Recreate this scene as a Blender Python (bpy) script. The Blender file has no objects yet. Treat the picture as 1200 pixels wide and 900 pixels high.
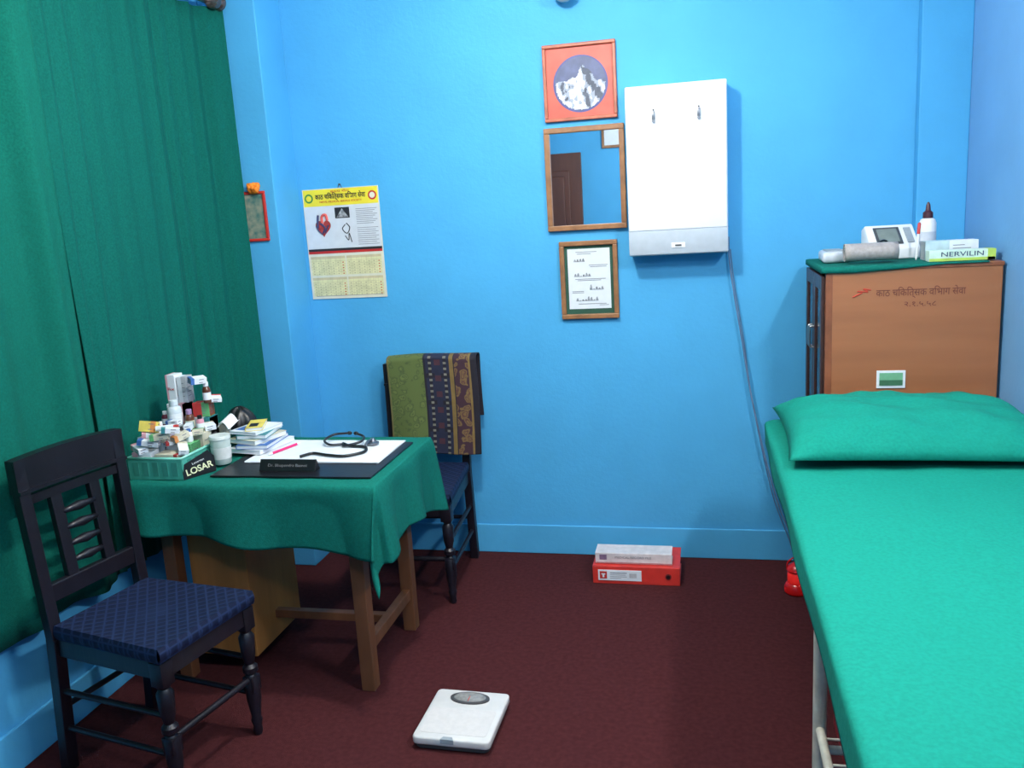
import bpy, bmesh, math, random
from mathutils import Vector, Matrix, Euler
random.seed(7)
scn = bpy.context.scene
scn.view_settings.view_transform = 'Standard'
COL = scn.collection

# ---------------------------------------------------------------- helpers
def lin(c):
    def f(v):
        v /= 255.0
        return v/12.92 if v <= .04045 else ((v+.055)/1.055)**2.4
    return (f(c[0]), f(c[1]), f(c[2]), 1)
MATS = {}
def mat(name, rgb, rough=.6, var=.12, scale=30, bump=0, bscale=None, metal=0, emit=0, alpha_trans=0, stretch=None, rgb2=None, spec=.5):
    if name in MATS: return MATS[name]
    m = bpy.data.materials.new(name); m.use_nodes = True
    nt = m.node_tree; b = nt.nodes['Principled BSDF']
    tc = nt.nodes.new('ShaderNodeTexCoord'); mp = nt.nodes.new('ShaderNodeMapping')
    nt.links.new(tc.outputs['Object'], mp.inputs['Vector'])
    if stretch: mp.inputs['Scale'].default_value = stretch
    n = nt.nodes.new('ShaderNodeTexNoise'); n.inputs['Scale'].default_value = scale; n.inputs['Detail'].default_value = 4
    nt.links.new(mp.outputs[0], n.inputs['Vector'])
    r = nt.nodes.new('ShaderNodeValToRGB')
    c = lin(rgb)
    if rgb2: c2 = lin(rgb2)
    else: c2 = tuple(min(1, x*(1+var)) for x in c[:3])+(1,)
    c1 = tuple(x*(1-var) for x in c[:3])+(1,) if not rgb2 else c
    r.color_ramp.elements[0].position = .32; r.color_ramp.elements[1].position = .68
    r.color_ramp.elements[0].color = c1; r.color_ramp.elements[1].color = c2
    nt.links.new(n.outputs['Fac'], r.inputs[0]); nt.links.new(r.outputs[0], b.inputs['Base Color'])
    b.inputs['Roughness'].default_value = rough; b.inputs['Metallic'].default_value = metal
    b.inputs['Specular IOR Level'].default_value = spec
    if alpha_trans: b.inputs['Transmission Weight'].default_value = alpha_trans
    if emit:
        nt.links.new(r.outputs[0], b.inputs['Emission Color']); b.inputs['Emission Strength'].default_value = emit
    if bump:
        n2 = nt.nodes.new('ShaderNodeTexNoise'); n2.inputs['Scale'].default_value = bscale or scale*3
        n2.inputs['Detail'].default_value = 3
        nt.links.new(mp.outputs[0], n2.inputs['Vector'])
        bp = nt.nodes.new('ShaderNodeBump'); bp.inputs['Strength'].default_value = bump; bp.inputs['Distance'].default_value = .01
        nt.links.new(n2.outputs['Fac'], bp.inputs['Height']); nt.links.new(bp.outputs[0], b.inputs['Normal'])
    MATS[name] = m
    return m

def merge(bm, tmp, mi, M=None):
    if M is not None: bmesh.ops.transform(tmp, matrix=M, verts=tmp.verts)
    for f in tmp.faces: f.material_index = mi
    me = bpy.data.meshes.new('t'); tmp.to_mesh(me); tmp.free()
    bm.from_mesh(me); bpy.data.meshes.remove(me)

def bx(bm, x0, x1, y0, y1, z0, z1, bev=0, mi=0, M=None, seg=2):
    t = bmesh.new(); bmesh.ops.create_cube(t, size=1)
    bmesh.ops.scale(t, vec=(x1-x0, y1-y0, z1-z0), verts=t.verts)
    bmesh.ops.translate(t, vec=((x0+x1)/2, (y0+y1)/2, (z0+z1)/2), verts=t.verts)
    if bev: bmesh.ops.bevel(t, geom=list(t.edges), offset=bev, segments=seg, affect='EDGES', profile=.5)
    merge(bm, t, mi, M)

def beam(bm, p0, p1, w, d, bev=.003, mi=0):
    p0 = Vector(p0); p1 = Vector(p1); v = p1-p0; L = v.length; z = v.normalized()
    x = Vector((1, 0, 0)) if abs(z.x) < .9 else Vector((0, 1, 0))
    y = z.cross(x).normalized(); x = y.cross(z).normalized()
    M = Matrix((x, y, z)).transposed().to_4x4(); M.translation = (p0+p1)/2
    bx(bm, -w/2, w/2, -d/2, d/2, -L/2, L/2, bev, mi, M)

def cyl(bm, p0, p1, r0, r1=None, seg=20, mi=0):
    if r1 is None: r1 = r0
    p0 = Vector(p0); p1 = Vector(p1); v = p1-p0
    t = bmesh.new(); bmesh.ops.create_cone(t, cap_ends=True, segments=seg, radius1=r0, radius2=r1, depth=v.length)
    M = v.to_track_quat('Z', 'Y').to_matrix().to_4x4(); M.translation = (p0+p1)/2
    merge(bm, t, mi, M)

def lathe(bm, prof, c=(0, 0, 0), seg=24, mi=0, M=None):
    t = bmesh.new(); rings = []
    for r, z in prof:
        rings.append([t.verts.new((c[0]+r*math.cos(2*math.pi*i/seg), c[1]+r*math.sin(2*math.pi*i/seg), c[2]+z)) for i in range(seg)])
    for a, b in zip(rings, rings[1:]):
        for i in range(seg):
            t.faces.new((a[i], a[(i+1) % seg], b[(i+1) % seg], b[i]))
    t.faces.new(rings[0][::-1]); t.faces.new(rings[-1])
    bmesh.ops.recalc_face_normals(t, faces=t.faces)
    merge(bm, t, mi, M)

def smooth_pts(pts, n=8):
    P = [Vector(p) for p in pts]; out = []
    P = [P[0]*2-P[1]]+P+[P[-1]*2-P[-2]]
    for i in range(1, len(P)-2):
        for k in range(n):
            t = k/n; a, b, c, d = P[i-1:i+3]
            out.append(.5*((2*b)+(c-a)*t+(2*a-5*b+4*c-d)*t*t+(3*b-a-3*c+d)*t**3))
    out.append(P[-2]); return out

def tube(bm, pts, r, seg=10, mi=0, n=8):
    pts = smooth_pts(pts, n) if n else [Vector(p) for p in pts]
    t = bmesh.new(); rings = []; up = Vector((0, 0, 1))
    for i, p in enumerate(pts):
        d = (pts[min(i+1, len(pts)-1)]-pts[max(i-1, 0)]).normalized()
        if abs(d.dot(up)) > .95: up = Vector((1, 0, 0))
        x = d.cross(up).normalized(); y = x.cross(d).normalized(); up = y
        rings.append([t.verts.new(p+(x*math.cos(2*math.pi*k/seg)+y*math.sin(2*math.pi*k/seg))*r) for k in range(seg)])
    for a, b in zip(rings, rings[1:]):
        for k in range(seg): t.faces.new((a[k], b[k], b[(k+1) % seg], a[(k+1) % seg]))
    t.faces.new(rings[0]); t.faces.new(rings[-1][::-1])
    bmesh.ops.recalc_face_normals(t, faces=t.faces)
    merge(bm, t, mi)

def rect(bm, x0, x1, z0, z1, y, mi=0):
    vs = [bm.verts.new(p) for p in ((x0, y, z0), (x1, y, z0), (x1, y, z1), (x0, y, z1))]
    f = bm.faces.new(vs); f.material_index = mi

def poly(bm, pts, y, mi=0):
    f = bm.faces.new([bm.verts.new((p[0], y, p[1])) for p in pts]); f.material_index = mi

def grid(bm, fn, nu, nv, mi=0, mfn=None):
    V = [[bm.verts.new(fn(i/nu, j/nv)) for j in range(nv+1)] for i in range(nu+1)]
    for i in range(nu):
        for j in range(nv):
            f = bm.faces.new((V[i][j], V[i+1][j], V[i+1][j+1], V[i][j+1]))
            f.material_index = mfn((i+.5)/nu, (j+.5)/nv) if mfn else mi

def prism(bm, pts, z0, z1, bev=0, mi=0, M=None):
    t = bmesh.new()
    f = t.faces.new([t.verts.new((p[0], p[1], z0)) for p in pts])
    r = bmesh.ops.extrude_face_region(t, geom=[f])
    bmesh.ops.translate(t, vec=(0, 0, z1-z0), verts=[v for v in r['geom'] if isinstance(v, bmesh.types.BMVert)])
    bmesh.ops.recalc_face_normals(t, faces=t.faces)
    if bev: bmesh.ops.bevel(t, geom=list(t.edges), offset=bev, segments=3, affect='EDGES', profile=.5)
    merge(bm, t, mi, M)

def mkobj(name, bm, mats, loc=(0, 0, 0), parent=None, smooth=False, world=True, rot=None):
    if world: bmesh.ops.translate(bm, vec=-Vector(loc), verts=bm.verts)
    me = bpy.data.meshes.new(name); bm.to_mesh(me); bm.free()
    if not isinstance(mats, (list, tuple)): mats = [mats]
    for m in mats: me.materials.append(m)
    if smooth == True:
        for p in me.polygons: p.use_smooth = True
    elif smooth:
        for p in me.polygons: p.use_smooth = True
        me.set_sharp_from_angle(angle=math.radians(smooth))
    o = bpy.data.objects.new(name, me); COL.objects.link(o)
    if parent: o.parent = parent
    else:
        o.location = loc
        if rot is not None: o.rotation_euler = rot
    return o

def thing(name, label, cat, loc, rotz=0):
    e = bpy.data.objects.new(name, None); COL.objects.link(e)
    e.location = loc; e.rotation_euler = (0, 0, rotz); e.empty_display_size = .1
    e['label'] = label; e['category'] = cat
    return e

def part(T, name, bm, mats, smooth=False, world=True):
    return mkobj(name, bm, mats, loc=tuple(T.location) if world else (0, 0, 0), parent=T, smooth=smooth, world=world)

def sub(P, T, name, bm, mats, smooth=False, world=True):
    return mkobj(name, bm, mats, loc=tuple(T.location) if world else (0, 0, 0), parent=P, smooth=smooth, world=world)

def text(T, body, size, loc, rot, m, name='lettering', wmax=None, local=False, bold=0):
    c = bpy.data.curves.new('txt', 'FONT'); c.body = body; c.size = size; c.align_x = 'CENTER'; c.align_y = 'CENTER'
    c.extrude = .0003; c.offset = bold
    o = bpy.data.objects.new('txt', c); COL.objects.link(o)
    bpy.context.view_layer.update()
    me = bpy.data.meshes.new_from_object(o.evaluated_get(bpy.context.evaluated_depsgraph_get()))
    bpy.data.objects.remove(o)
    if len(me.vertices) == 0: return None
    sx = 1
    w = max(v.co.x for v in me.vertices)-min(v.co.x for v in me.vertices)
    if wmax and w > 0: sx = wmax/w
    L = Vector(loc) - (Vector((0, 0, 0)) if local else T.location)
    M = Matrix.Translation(L) @ Euler(rot).to_matrix().to_4x4() @ Matrix.Diagonal((sx, 1, 1, 1))
    me.transform(M); me.materials.clear(); me.materials.append(m)
    ob = bpy.data.objects.new(name, me); COL.objects.link(ob); ob.parent = T
    return ob
FRONT = (math.pi/2, 0, 0)

def struct(name, bm, m):
    o = mkobj(name, bm, m); o['kind'] = 'structure'; return o
def solidify(o, t, off=0):
    md = o.modifiers.new('s', 'SOLIDIFY'); md.thickness = t; md.offset = off

# ---------------------------------------------------------------- materials
WALL = mat('blue_wall_paint', (78, 168, 218), .6, .04, 4, bump=.1, bscale=60, spec=.25)
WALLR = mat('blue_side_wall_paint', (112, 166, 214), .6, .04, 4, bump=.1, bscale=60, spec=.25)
BASE = mat('blue_baseboard_paint', (82, 172, 220), .5, .05, 5, bump=.1, bscale=40, spec=.3)
CEIL = mat('ceiling_white', (236, 236, 232), .8, .04, 3)
CARPET = mat('maroon_carpet', (72, 34, 36), .95, .16, 60, bump=.35, bscale=350, spec=.08)
CURT = mat('green_curtain_fabric', (12, 98, 84), .9, .14, 160, bump=.2, bscale=400, spec=.12)
CURT2 = mat('green_curtain_fabric_dark', (10, 92, 82), .9, .14, 160, bump=.2, bscale=400, spec=.12)
SHEET = mat('green_sheet_fabric', (16, 130, 112), .85, .09, 120, bump=.15, bscale=60, spec=.15)
CLOTH = mat('green_table_fabric', (14, 102, 90), .9, .12, 120, bump=.15, bscale=300, spec=.12)
DARKW = mat('dark_stained_wood', (20, 17, 26), .4, .3, 12, stretch=(1, 1, .15), bump=.1)
WOOD = mat('orange_brown_wood', (168, 106, 52), .5, .2, 14, stretch=(1, 1, .12), bump=.05)
WOODD = mat('brown_leg_wood', (112, 70, 44), .55, .25, 14, stretch=(1, 1, .12), bump=.05)
PLY = mat('varnished_plywood', (158, 98, 62), .45, .08, 5, stretch=(.35, 1, 3), bump=.03)
FRW = mat('frame_wood', (146, 100, 62), .45, .2, 25)
REDF = mat('red_frame_wood', (172, 92, 66), .45, .2, 25)
BLACK = mat('black_plastic', (14, 14, 17), .4, .1)
WHITE = mat('white_plastic', (232, 232, 232), .45, .02)
PAPER = mat('white_paper', (222, 226, 230), .7, .03)
CREAM = mat('cream_paint', (208, 202, 184), .5, .15, 25, bump=.1)
GREY = mat('grey_plastic', (150, 158, 162), .5, .06)
DGREY = mat('dark_grey_plastic', (70, 72, 74), .45, .08)
SILVER = mat('silver_metal', (190, 190, 192), .3, .05, metal=1)
RED = mat('red_board', (205, 52, 44), .45, .08)
INK = mat('black_ink', (30, 30, 34), .6, .02)
INKG = mat('grey_ink', (120, 122, 128), .6, .05)
INKR = mat('red_ink', (190, 40, 36), .6, .05)

# ---------------------------------------------------------------- room shell
XL, XR, YB, YF, ZC = -2.02, .976, 3.64, -1.0, 2.65
b = bmesh.new(); bx(b, XL-.1, XR+.1, YF-.1, YB+.1, -.1, 0); struct('floor', b, CARPET)
b = bmesh.new(); bx(b, XL-.1, XR+.1, YF-.1, YB+.1, ZC, ZC+.1); struct('ceiling', b, CEIL)
b = bmesh.new(); bx(b, XL-.1, XR+.1, YB, YB+.1, 0, ZC); struct('wall_back', b, WALL)
b = bmesh.new(); bx(b, XL-.1, XL, YF, YB, 0, ZC); struct('wall_left', b, WALL)
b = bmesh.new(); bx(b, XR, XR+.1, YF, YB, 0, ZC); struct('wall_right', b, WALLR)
b = bmesh.new(); bx(b, XL-.1, XR+.1, YF-.1, YF, 0, ZC); struct('wall_front', b, WALL)
b = bmesh.new(); bx(b, XL, -1.765, 3.41, YB, 0, ZC, .004); struct('trim_1', b, WALL)
b = bmesh.new(); bx(b, .80, XR, 3.585, YB, 0, ZC, .004); struct('trim_2', b, WALL)
b = bmesh.new(); bx(b, -1.765, .80, YB-.010, YB, 0, .137, .004); struct('baseboard_back', b, BASE)
b = bmesh.new(); bx(b, XL, XL+.012, YF, 3.41, 0, .137, .004); struct('baseboard_left', b, BASE)
b = bmesh.new(); bx(b, XR-.008, XR, YF, 3.08, 0, .137, .003); struct('baseboard_right', b, BASE)
DOOR = mat('door_wood', (92, 54, 44), .45, .25, 10, stretch=(1, 1, .15))
b = bmesh.new()
bx(b, -1.96, -1.10, YF, YF+.05, 0, 2.06, .004)
for (z0, z1) in ((.15, .85), (.98, 1.9)):
    for (x0, x1) in ((-1.85, -1.56), (-1.50, -1.21)):
        bx(b, x0, x1, YF+.05, YF+.065, z0, z1, .01)
        bx(b, x0+.05, x1-.05, YF+.065, YF+.075, z0+.05, z1-.05, .01)
struct('door_1', b, DOOR)
T = thing('framed_notice', 'small white notice in a wooden frame on the wall', 'picture frame', (-.80, YF, 2.1))
b = bmesh.new(); bx(b, -.90, -.68, YF, YF+.02, 2.08, 2.32, .003); part(T, 'frame', b, FRW)
b = bmesh.new(); bx(b, -.875, -.705, YF+.02, YF+.022, 2.105, 2.295); part(T, 'notice_sheet', b, PAPER)

# ---------------------------------------------------------------- curtains
def curtain(y0, y1, xm0, xm1, nf, amp, z0, z1, seedv, label, m, xin=0):
    T0 = (xm0, (y0+y1)/2, z0)
    b = bmesh.new()
    def fn(u, v):
        y = y0+(y1-y0)*u
        ph = nf*2*math.pi*u + 1.6*math.sin(3*u+seedv)+.7*math.sin(11*u+seedv*2)
        a = amp*(.6+.4*math.sin(7*u+seedv))*(1-.2*v)
        w = math.sin(ph+.35*math.sin(2.5*v+seedv)) + .28*math.sin(2.3*ph+1+.6*v)
        k = max(0, (u-.85)/.15) if xm1 != xm0 else 0
        x = xm0+(xm1-xm0)*k*k + a*w*.8
        if xin and u < .06: x -= xin*(1-u/.06)
        hem = .008*math.sin(9*u+seedv)*(1-v)
        yy = y + .014*math.sin(2.2*v*math.pi+ph*.3)*(1-v)*(1-u**8)
        return (x, yy, z0+hem+(z1-z0)*v)
    grid(b, fn, 320, 24)
    o = mkobj('curtain', b, m, loc=T0, smooth=True); solidify(o, .003)
    o['label'] = label; o['category'] = 'curtain'
    return o
curtain(.6, 2.44, -1.962, -1.962, 7.0, .036, .40, 2.43, 1.0, 'green cotton curtain with broad soft folds on the window wall', CURT)
curtain(2.38, 3.39, -1.966, -1.886, 10, .019, .41, 2.43, 2.4, 'dark green curtain with narrow pleats beside the desk', CURT2, .012)
T = thing('curtain_rod', 'metal curtain rod with rounded finial above the green curtains', 'curtain rod', (-1.94, 2.0, 2.455))
b = bmesh.new(); cyl(b, (-1.93, .5, 2.455), (-1.93, 3.33, 2.455), .014); part(T, 'rod', b, SILVER, 40)
b = bmesh.new(); lathe(b, [(.012, 0), (.03, .006), (.034, .02), (.03, .035), (.018, .04), (.03, .052), (.033, .065), (.02, .08), (.003, .085)], M=Matrix.Translation((-1.90, 3.31, 2.45)) @ Matrix.Rotation(-math.pi/2, 4, 'X'))
part(T, 'finial', b, mat('finial_metal', (120, 105, 100), .25, .1, metal=.8), 40)
for y in (.8, 2.0, 3.2):
    b = bmesh.new(); bx(b, XL, -1.93, y-.01, y+.01, 2.445, 2.465, .002); bx(b, XL, XL+.006, y-.02, y+.02, 2.42, 2.49, .002)
    part(T, 'bracket', b, SILVER)

# ---------------------------------------------------------------- wall lamp (top)
T = thing('wall_lamp', 'small unlit wall lamp with a grey glass globe', 'wall lamp', (-.515, YB, 2.42))
b = bmesh.new(); lathe(b, [(.045, 0), (.045, .012), (.02, .02)], M=Matrix.Translation((-.515, YB, 2.44)) @ Matrix.Rotation(math.pi/2, 4, 'X')); part(T, 'wall_plate', b, SILVER, 40)
b = bmesh.new(); tube(b, [(-.515, YB-.015, 2.44), (-.515, YB-.06, 2.46), (-.515, YB-.09, 2.44)], .008); part(T, 'arm', b, SILVER, True)
b = bmesh.new(); lathe(b, [(.02, .08), (.03, .06), (.05, .03), (.052, 0), (.04, -.03), (.015, -.045)], c=(-.515, YB-.09, 2.39)); part(T, 'glass_globe', b, mat('grey_glass', (170, 180, 185), .15, .1), True)

# ---------------------------------------------------------------- wall pictures
YW = YB-.002
def frame(bm, x0, x1, z0, z1, w, t, mi=0, y=YW):
    bx(bm, x0, x1, y-t, y, z0, z0+w, .003, mi); bx(bm, x0, x1, y-t, y, z1-w, z1, .003, mi)
    bx(bm, x0, x0+w, y-t, y, z0+w, z1-w, .003, mi); bx(bm, x1-w, x1, y-t, y, z0+w, z1-w, .003, mi)

T = thing('mountain_picture', 'round snowy mountain photo on red mount, thin wood frame', 'framed picture', (-.476, YB, 1.90))
b = bmesh.new(); frame(b, -.626, -.327, 1.902, 2.203, .014, .02); part(T, 'frame', b, REDF)
b = bmesh.new(); cx, cz = -.474, 2.045
rect(b, -.617, -.336, 1.912, 2.192, YW-.006, 0)
def disc(bm, cx, cz, r, y, mi, n=40): poly(bm, [(cx+r*math.cos(2*math.pi*i/n), cz+r*math.sin(2*math.pi*i/n)) for i in range(n)], y, mi)
disc(b, cx, cz, .112, YW-.0068, 1); disc(b, cx, cz, .105, YW-.0074, 2)
R = .1045
import mathutils.noise as mn
# snowy massif: height silhouette with faceted slopes, built as a triangulated relief
N = 44
def ridge_h(x): return .062-abs(x-.012)*.75+.010*math.sin(70*x)+.006*math.sin(160*x+1)
V = {}
for i in range(N+1):
    for j in range(N+1):
        x = -R+2*R*i/N; z = -R+2*R*j/N
        V[i, j] = (x, z)
for i in range(N):
    for j in range(N):
        q = [V[i, j], V[i+1, j], V[i+1, j+1], V[i, j+1]]
        for tri in ((q[0], q[1], q[2]), (q[0], q[2], q[3])):
            mx = sum(p[0] for p in tri)/3; mz = sum(p[1] for p in tri)/3
            if any(math.hypot(*p) > R for p in tri): continue
            if mz > max(ridge_h(mx), .015-abs(mx)*.1+.008*math.sin(60*mx)): continue
            n = mn.noise(Vector((mx*28+mz*16, mz*10-mx*8, 3.1)))+.5*mn.noise(Vector((mx*70, mz*50, 1.2)))
            n += .25 if mx < .012-mz*.1 else -.18
            poly(b, [(cx+p[0], cz+p[1]) for p in tri], YW-.008, 3 if n > .02 else (5 if n > -.22 else 4))
part(T, 'picture_sheet', b, [mat('red_mount', (198, 84, 66), .5, .2, 12), mat('blue_ring', (66, 70, 130), .5), mat('mountain_sky', (74, 84, 120), .5, .2, 30),
     mat('snow', (214, 218, 226), .6, .08, 45), mat('rock', (78, 84, 98), .6, .2, 60), mat('snow_shade', (150, 158, 172), .6, .1, 60)])

T = thing('wall_mirror', 'rectangular wall mirror in a brown wooden frame', 'mirror', (-.469, YB, 1.46))
b = bmesh.new(); frame(b, -.635, -.303, 1.458, 1.878, .022, .022); part(T, 'frame', b, FRW)
mm = bpy.data.materials.new('mirror_silver'); mm.use_nodes = True; pb = mm.node_tree.nodes['Principled BSDF']
pb.inputs['Metallic'].default_value = 1; pb.inputs['Roughness'].default_value = .01; pb.inputs['Base Color'].default_value = (.93, .95, .95, 1)
b = bmesh.new(); bx(b, -.615, -.323, YW-.008, YW-.002, 1.478, 1.858); part(T, 'mirror_glass', b, mm)

T = thing('framed_certificate', 'white certificate with green mount in a brown wooden frame', 'framed picture', (-.47, YB, 1.083))
b = bmesh.new(); frame(b, -.593, -.347, 1.083, 1.413, .02, .02); part(T, 'frame', b, FRW)
b = bmesh.new()
rect(b, -.575, -.365, 1.1, 1.395, YW-.006, 0)
rect(b, -.560, -.380, 1.125, 1.380, YW-.007, 1)
for i, (z, w, x) in enumerate([(1.366, .09, -.48), (1.358, .06, -.49), (1.31, .08, -.43), (1.303, .07, -.43), (1.252, .13, -.465), (1.246, .10, -.47), (1.20, .05, -.52), (1.194, .05, -.52), (1.146, .12, -.46), (1.14, .04, -.41)]):
    rect(b, x-w/2, x+w/2, z-.0011, z+.0011, YW-.008, 2)
random.seed(5)
for (ax, az, n, hm) in ((-.535, 1.325, 4, .012), (-.535, 1.262, 6, .014), (-.47, 1.205, 5, .022), (-.53, 1.158, 8, .018)):
    for k in range(n):
        xx = ax+k*.012; h = .004+hm*random.random()
        poly(b, [(xx, az), (xx+.0125, az), (xx+.008, az+h), (xx+.003, az+h*.8)], YW-.0082, 3)
part(T, 'certificate_sheet', b, [mat('green_mount', (34, 78, 60), .6), PAPER, INKG, mat('drawing_print', (90, 94, 100), .6, .4, 90, rgb2=(170, 176, 182))])

T = thing('small_framed_picture', 'small picture in a red frame with an orange flower on top', 'framed picture', (-1.87, 3.41, 1.49))
b = bmesh.new(); frame(b, -1.925, -1.808, 1.49, 1.70, .012, .012, 0, 3.4095); part(T, 'frame', b, mat('red_paint', (190, 48, 40), .4))
b = bmesh.new(); rect(b, -1.915, -1.82, 1.50, 1.69, 3.404); part(T, 'picture_sheet', b, mat('painted_picture', (60, 110, 105), .5, .3, 40, rgb2=(150, 150, 130)))
b = bmesh.new()
for i in range(12):
    a = i*math.pi/6
    lathe(b, [(.002, -.016), (.010, -.004), (.011, .006), (.003, .016)], seg=8, M=Matrix.Translation((-1.850+.018*math.cos(a), 3.39+.008*math.sin(i), 1.712+.014*math.sin(a))) @ Matrix.Rotation(a, 4, 'Y'))
lathe(b, [(.003, -.012), (.014, 0), (.003, .012)], c=(-1.850, 3.385, 1.712), seg=10)
part(T, 'flower', b, mat('orange_petals', (240, 130, 30), .7, .2, 50), True)

# calendar
T = thing('wall_calendar', 'medical wall calendar with yellow header, heart diagram and date grids', 'calendar', (-1.565, YB, 1.21))
b = bmesh.new(); x0, x1, z0, z1 = -1.748, -1.386, 1.21, 1.70
y = YW-.003
bx(b, x0, x1, y, y+.002, z0, z1, 0, 0)
y -= .0006
rect(b, x0+.004, x1-.004, 1.625, 1.697, y, 1)
disc(b, x0+.03, 1.66, .02, y-.0005, 9); disc(b, x0+.03, 1.66, .013, y-.0009, 1); disc(b, x1-.03, 1.66, .02, y-.0005, 8); disc(b, x1-.03, 1.66, .013, y-.0009, 0)
rect(b, x0+.004, x1-.004, 1.435, 1.623, y, 2)
rect(b, -1.60, -1.53, 1.568, 1.615, y-.0005, 3); poly(b, [(-1.594, 1.572), (-1.536, 1.572), (-1.565, 1.61)], y-.0009, 7)
rect(b, x0+.004, x1-.004, 1.425, 1.436, y-.0005, 3); rect(b, x0+.004, x1-.004, 1.414, 1.425, y-.0004, 8)
for r_ in range(2):
    for c_ in range(2):
        gx0 = x0+.01+c_*.173; gx1 = gx0+.167; gz1 = 1.402-r_*.095; gz0 = gz1-.085
        rect(b, gx0, gx1, gz0, gz1, y-.0003, 4)
        rect(b, gx0, gx1, gz1-.011, gz1, y-.0006, 5)
        for i in range(1, 7): rect(b, gx0+i*(gx1-gx0)/7-.0005, gx0+i*(gx1-gx0)/7+.0005, gz0, gz1, y-.0006, 10)
        for j in range(1, 6): rect(b, gx0, gx1, gz0+j*.0125, gz0+j*.0125+.001, y-.0006, 10)
        for i in range(7):
            for j in range(5):
                xx = gx0+(i+.35)*(gx1-gx0)/7; zz = gz0+.004+j*.0125
                rect(b, xx, xx+.007, zz, zz+.004, y-.0007, 8 if i == 6 else 10)
for k in range(9):
    rect(b, -1.50, -1.40-.01*(k % 3), 1.603-k*.008, 1.6053-k*.008, y-.0005, 6)
for k in range(9):
    rect(b, -1.50, -1.40-.012*(k % 2), 1.52-k*.009, 1.5222-k*.009, y-.0005, 6)
rect(b, x0+.02, x1-.02, 1.222, 1.224, y-.0005, 6)
part(T, 'calendar_sheet', b, [mat('calendar_paper', (222, 218, 198), .6, .04), mat('yellow_print', (238, 218, 56), .6, .04), mat('pale_print', (212, 214, 218), .6, .04), INK,
     mat('pale_yellow_print', (222, 216, 165), .6), mat('light_tan_print', (205, 190, 150), .6), INKG, mat('ultrasound_print', (70, 70, 74), .6, .4, 60, rgb2=(190, 190, 190)), INKR, mat('green_print', (50, 130, 60), .6), mat('brown_grey_print', (184, 174, 140), .6)])
b = bmesh.new(); hx, hz = -1.665, 1.53
hp = []
for i in range(36):
    a = 2*math.pi*i/36
    hp.append((hx+.0027*16*math.sin(a)**3*.85+.004, hz+.0026*(13*math.cos(a)-5*math.cos(2*a)-2*math.cos(3*a)-math.cos(4*a))))
poly(b, hp, y-.0011, 0)
tube(b, [(hx+.0, y-.002, hz+.02), (hx+.002, y-.002, hz+.05), (hx+.02, y-.002, hz+.055), (hx+.026, y-.002, hz+.03)], .006, 8, 1)
tube(b, [(hx-.022, y-.002, hz-.0), (hx-.02, y-.002, hz+.03), (hx-.016, y-.002, hz+.056)], .005, 8, 2)
tube(b, [(hx-.01, y-.002, hz+.02), (hx+.012, y-.002, hz+.0), (hx+.0, y-.002, hz-.025)], .004, 6, 2)
tube(b, [(hx+.03, y-.002, hz+.01), (hx+.018, y-.002, hz-.01), (hx+.012, y-.002, hz-.025)], .003, 6, 2)
tube(b, [(hx-.03, y-.002, hz+.008), (hx-.02, y-.002, hz-.012), (hx-.002, y-.002, hz-.03)], .003, 6, 2)
part(T, 'heart_diagram', b, [mat('heart_red', (160, 52, 48), .6, .4, 90), mat('aorta_red', (220, 90, 80), .6), mat('vein_blue', (54, 60, 100), .6)])
b = bmesh.new(); tube(b, [(-1.555, y-.001, 1.54), (-1.57, y-.001, 1.52), (-1.55, y-.001, 1.5), (-1.535, y-.001, 1.525), (-1.55, y-.001, 1.545)], .002, 6); tube(b, [(-1.56, y-.001, 1.49), (-1.545, y-.001, 1.47), (-1.54, y-.001, 1.50), (-1.53, y-.001, 1.46)], .0018, 6)
part(T, 'line_diagram', b, INK)
text(T, 'काठ चिकित्सक विभाग सेवा', .03, (-1.567, y-.001, 1.664), FRONT, INK, wmax=.24, bold=.0006)
text(T, 'NEPAL MEDICAL SERVICE SOCIETY', .012, (-1.567, y-.001, 1.642), FRONT, INKR, wmax=.2)
text(T, 'हृदय रोग', .012, (-1.567, y-.001, 1.686), FRONT, INKR, wmax=.09)
b = bmesh.new(); cyl(b, (-1.565, YB, 1.715), (-1.565, YB-.012, 1.715), .003); tube(b, [(-1.575, YW-.002, 1.70), (-1.565, YW-.004, 1.718), (-1.555, YW-.002, 1.70)], .001, 6); part(T, 'hanging_nail', b, DGREY)

# ---------------------------------------------------------------- x-ray view box
T = thing('xray_view_box', 'white wall mounted x-ray viewing light box, switched off', 'light box', (-.093, YB, 1.344))
BX0, BX1, BY = -.288, .101, 3.515
BW = mat('bright_white_enamel', (238, 240, 244), .6, .01, spec=.25)
b = bmesh.new(); bx(b, BX0, BX1, BY, YB, 1.344, 2.0, .006); part(T, 'housing', b, BW, 40)
b = bmesh.new(); bx(b, BX0+.004, BX1-.004, BY-.006, BY+.004, 1.445, 1.990, .002); part(T, 'viewing_panel', b, BW, 40)
b = bmesh.new(); bx(b, BX0+.001, BX1-.001, BY-.007, BY+.004, 1.348, 1.442, .002); part(T, 'control_panel', b, mat('grey_enamel', (178, 186, 194), .6, .04, spec=.3), 40)
b = bmesh.new(); bx(b, -.12, -.065, BY-.011, BY-.005, 1.372, 1.392, .001); bx(b, -.105, -.08, BY-.015, BY-.010, 1.379, 1.385, .001, 1); part(T, 'switch', b, [WHITE, DGREY])
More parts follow.
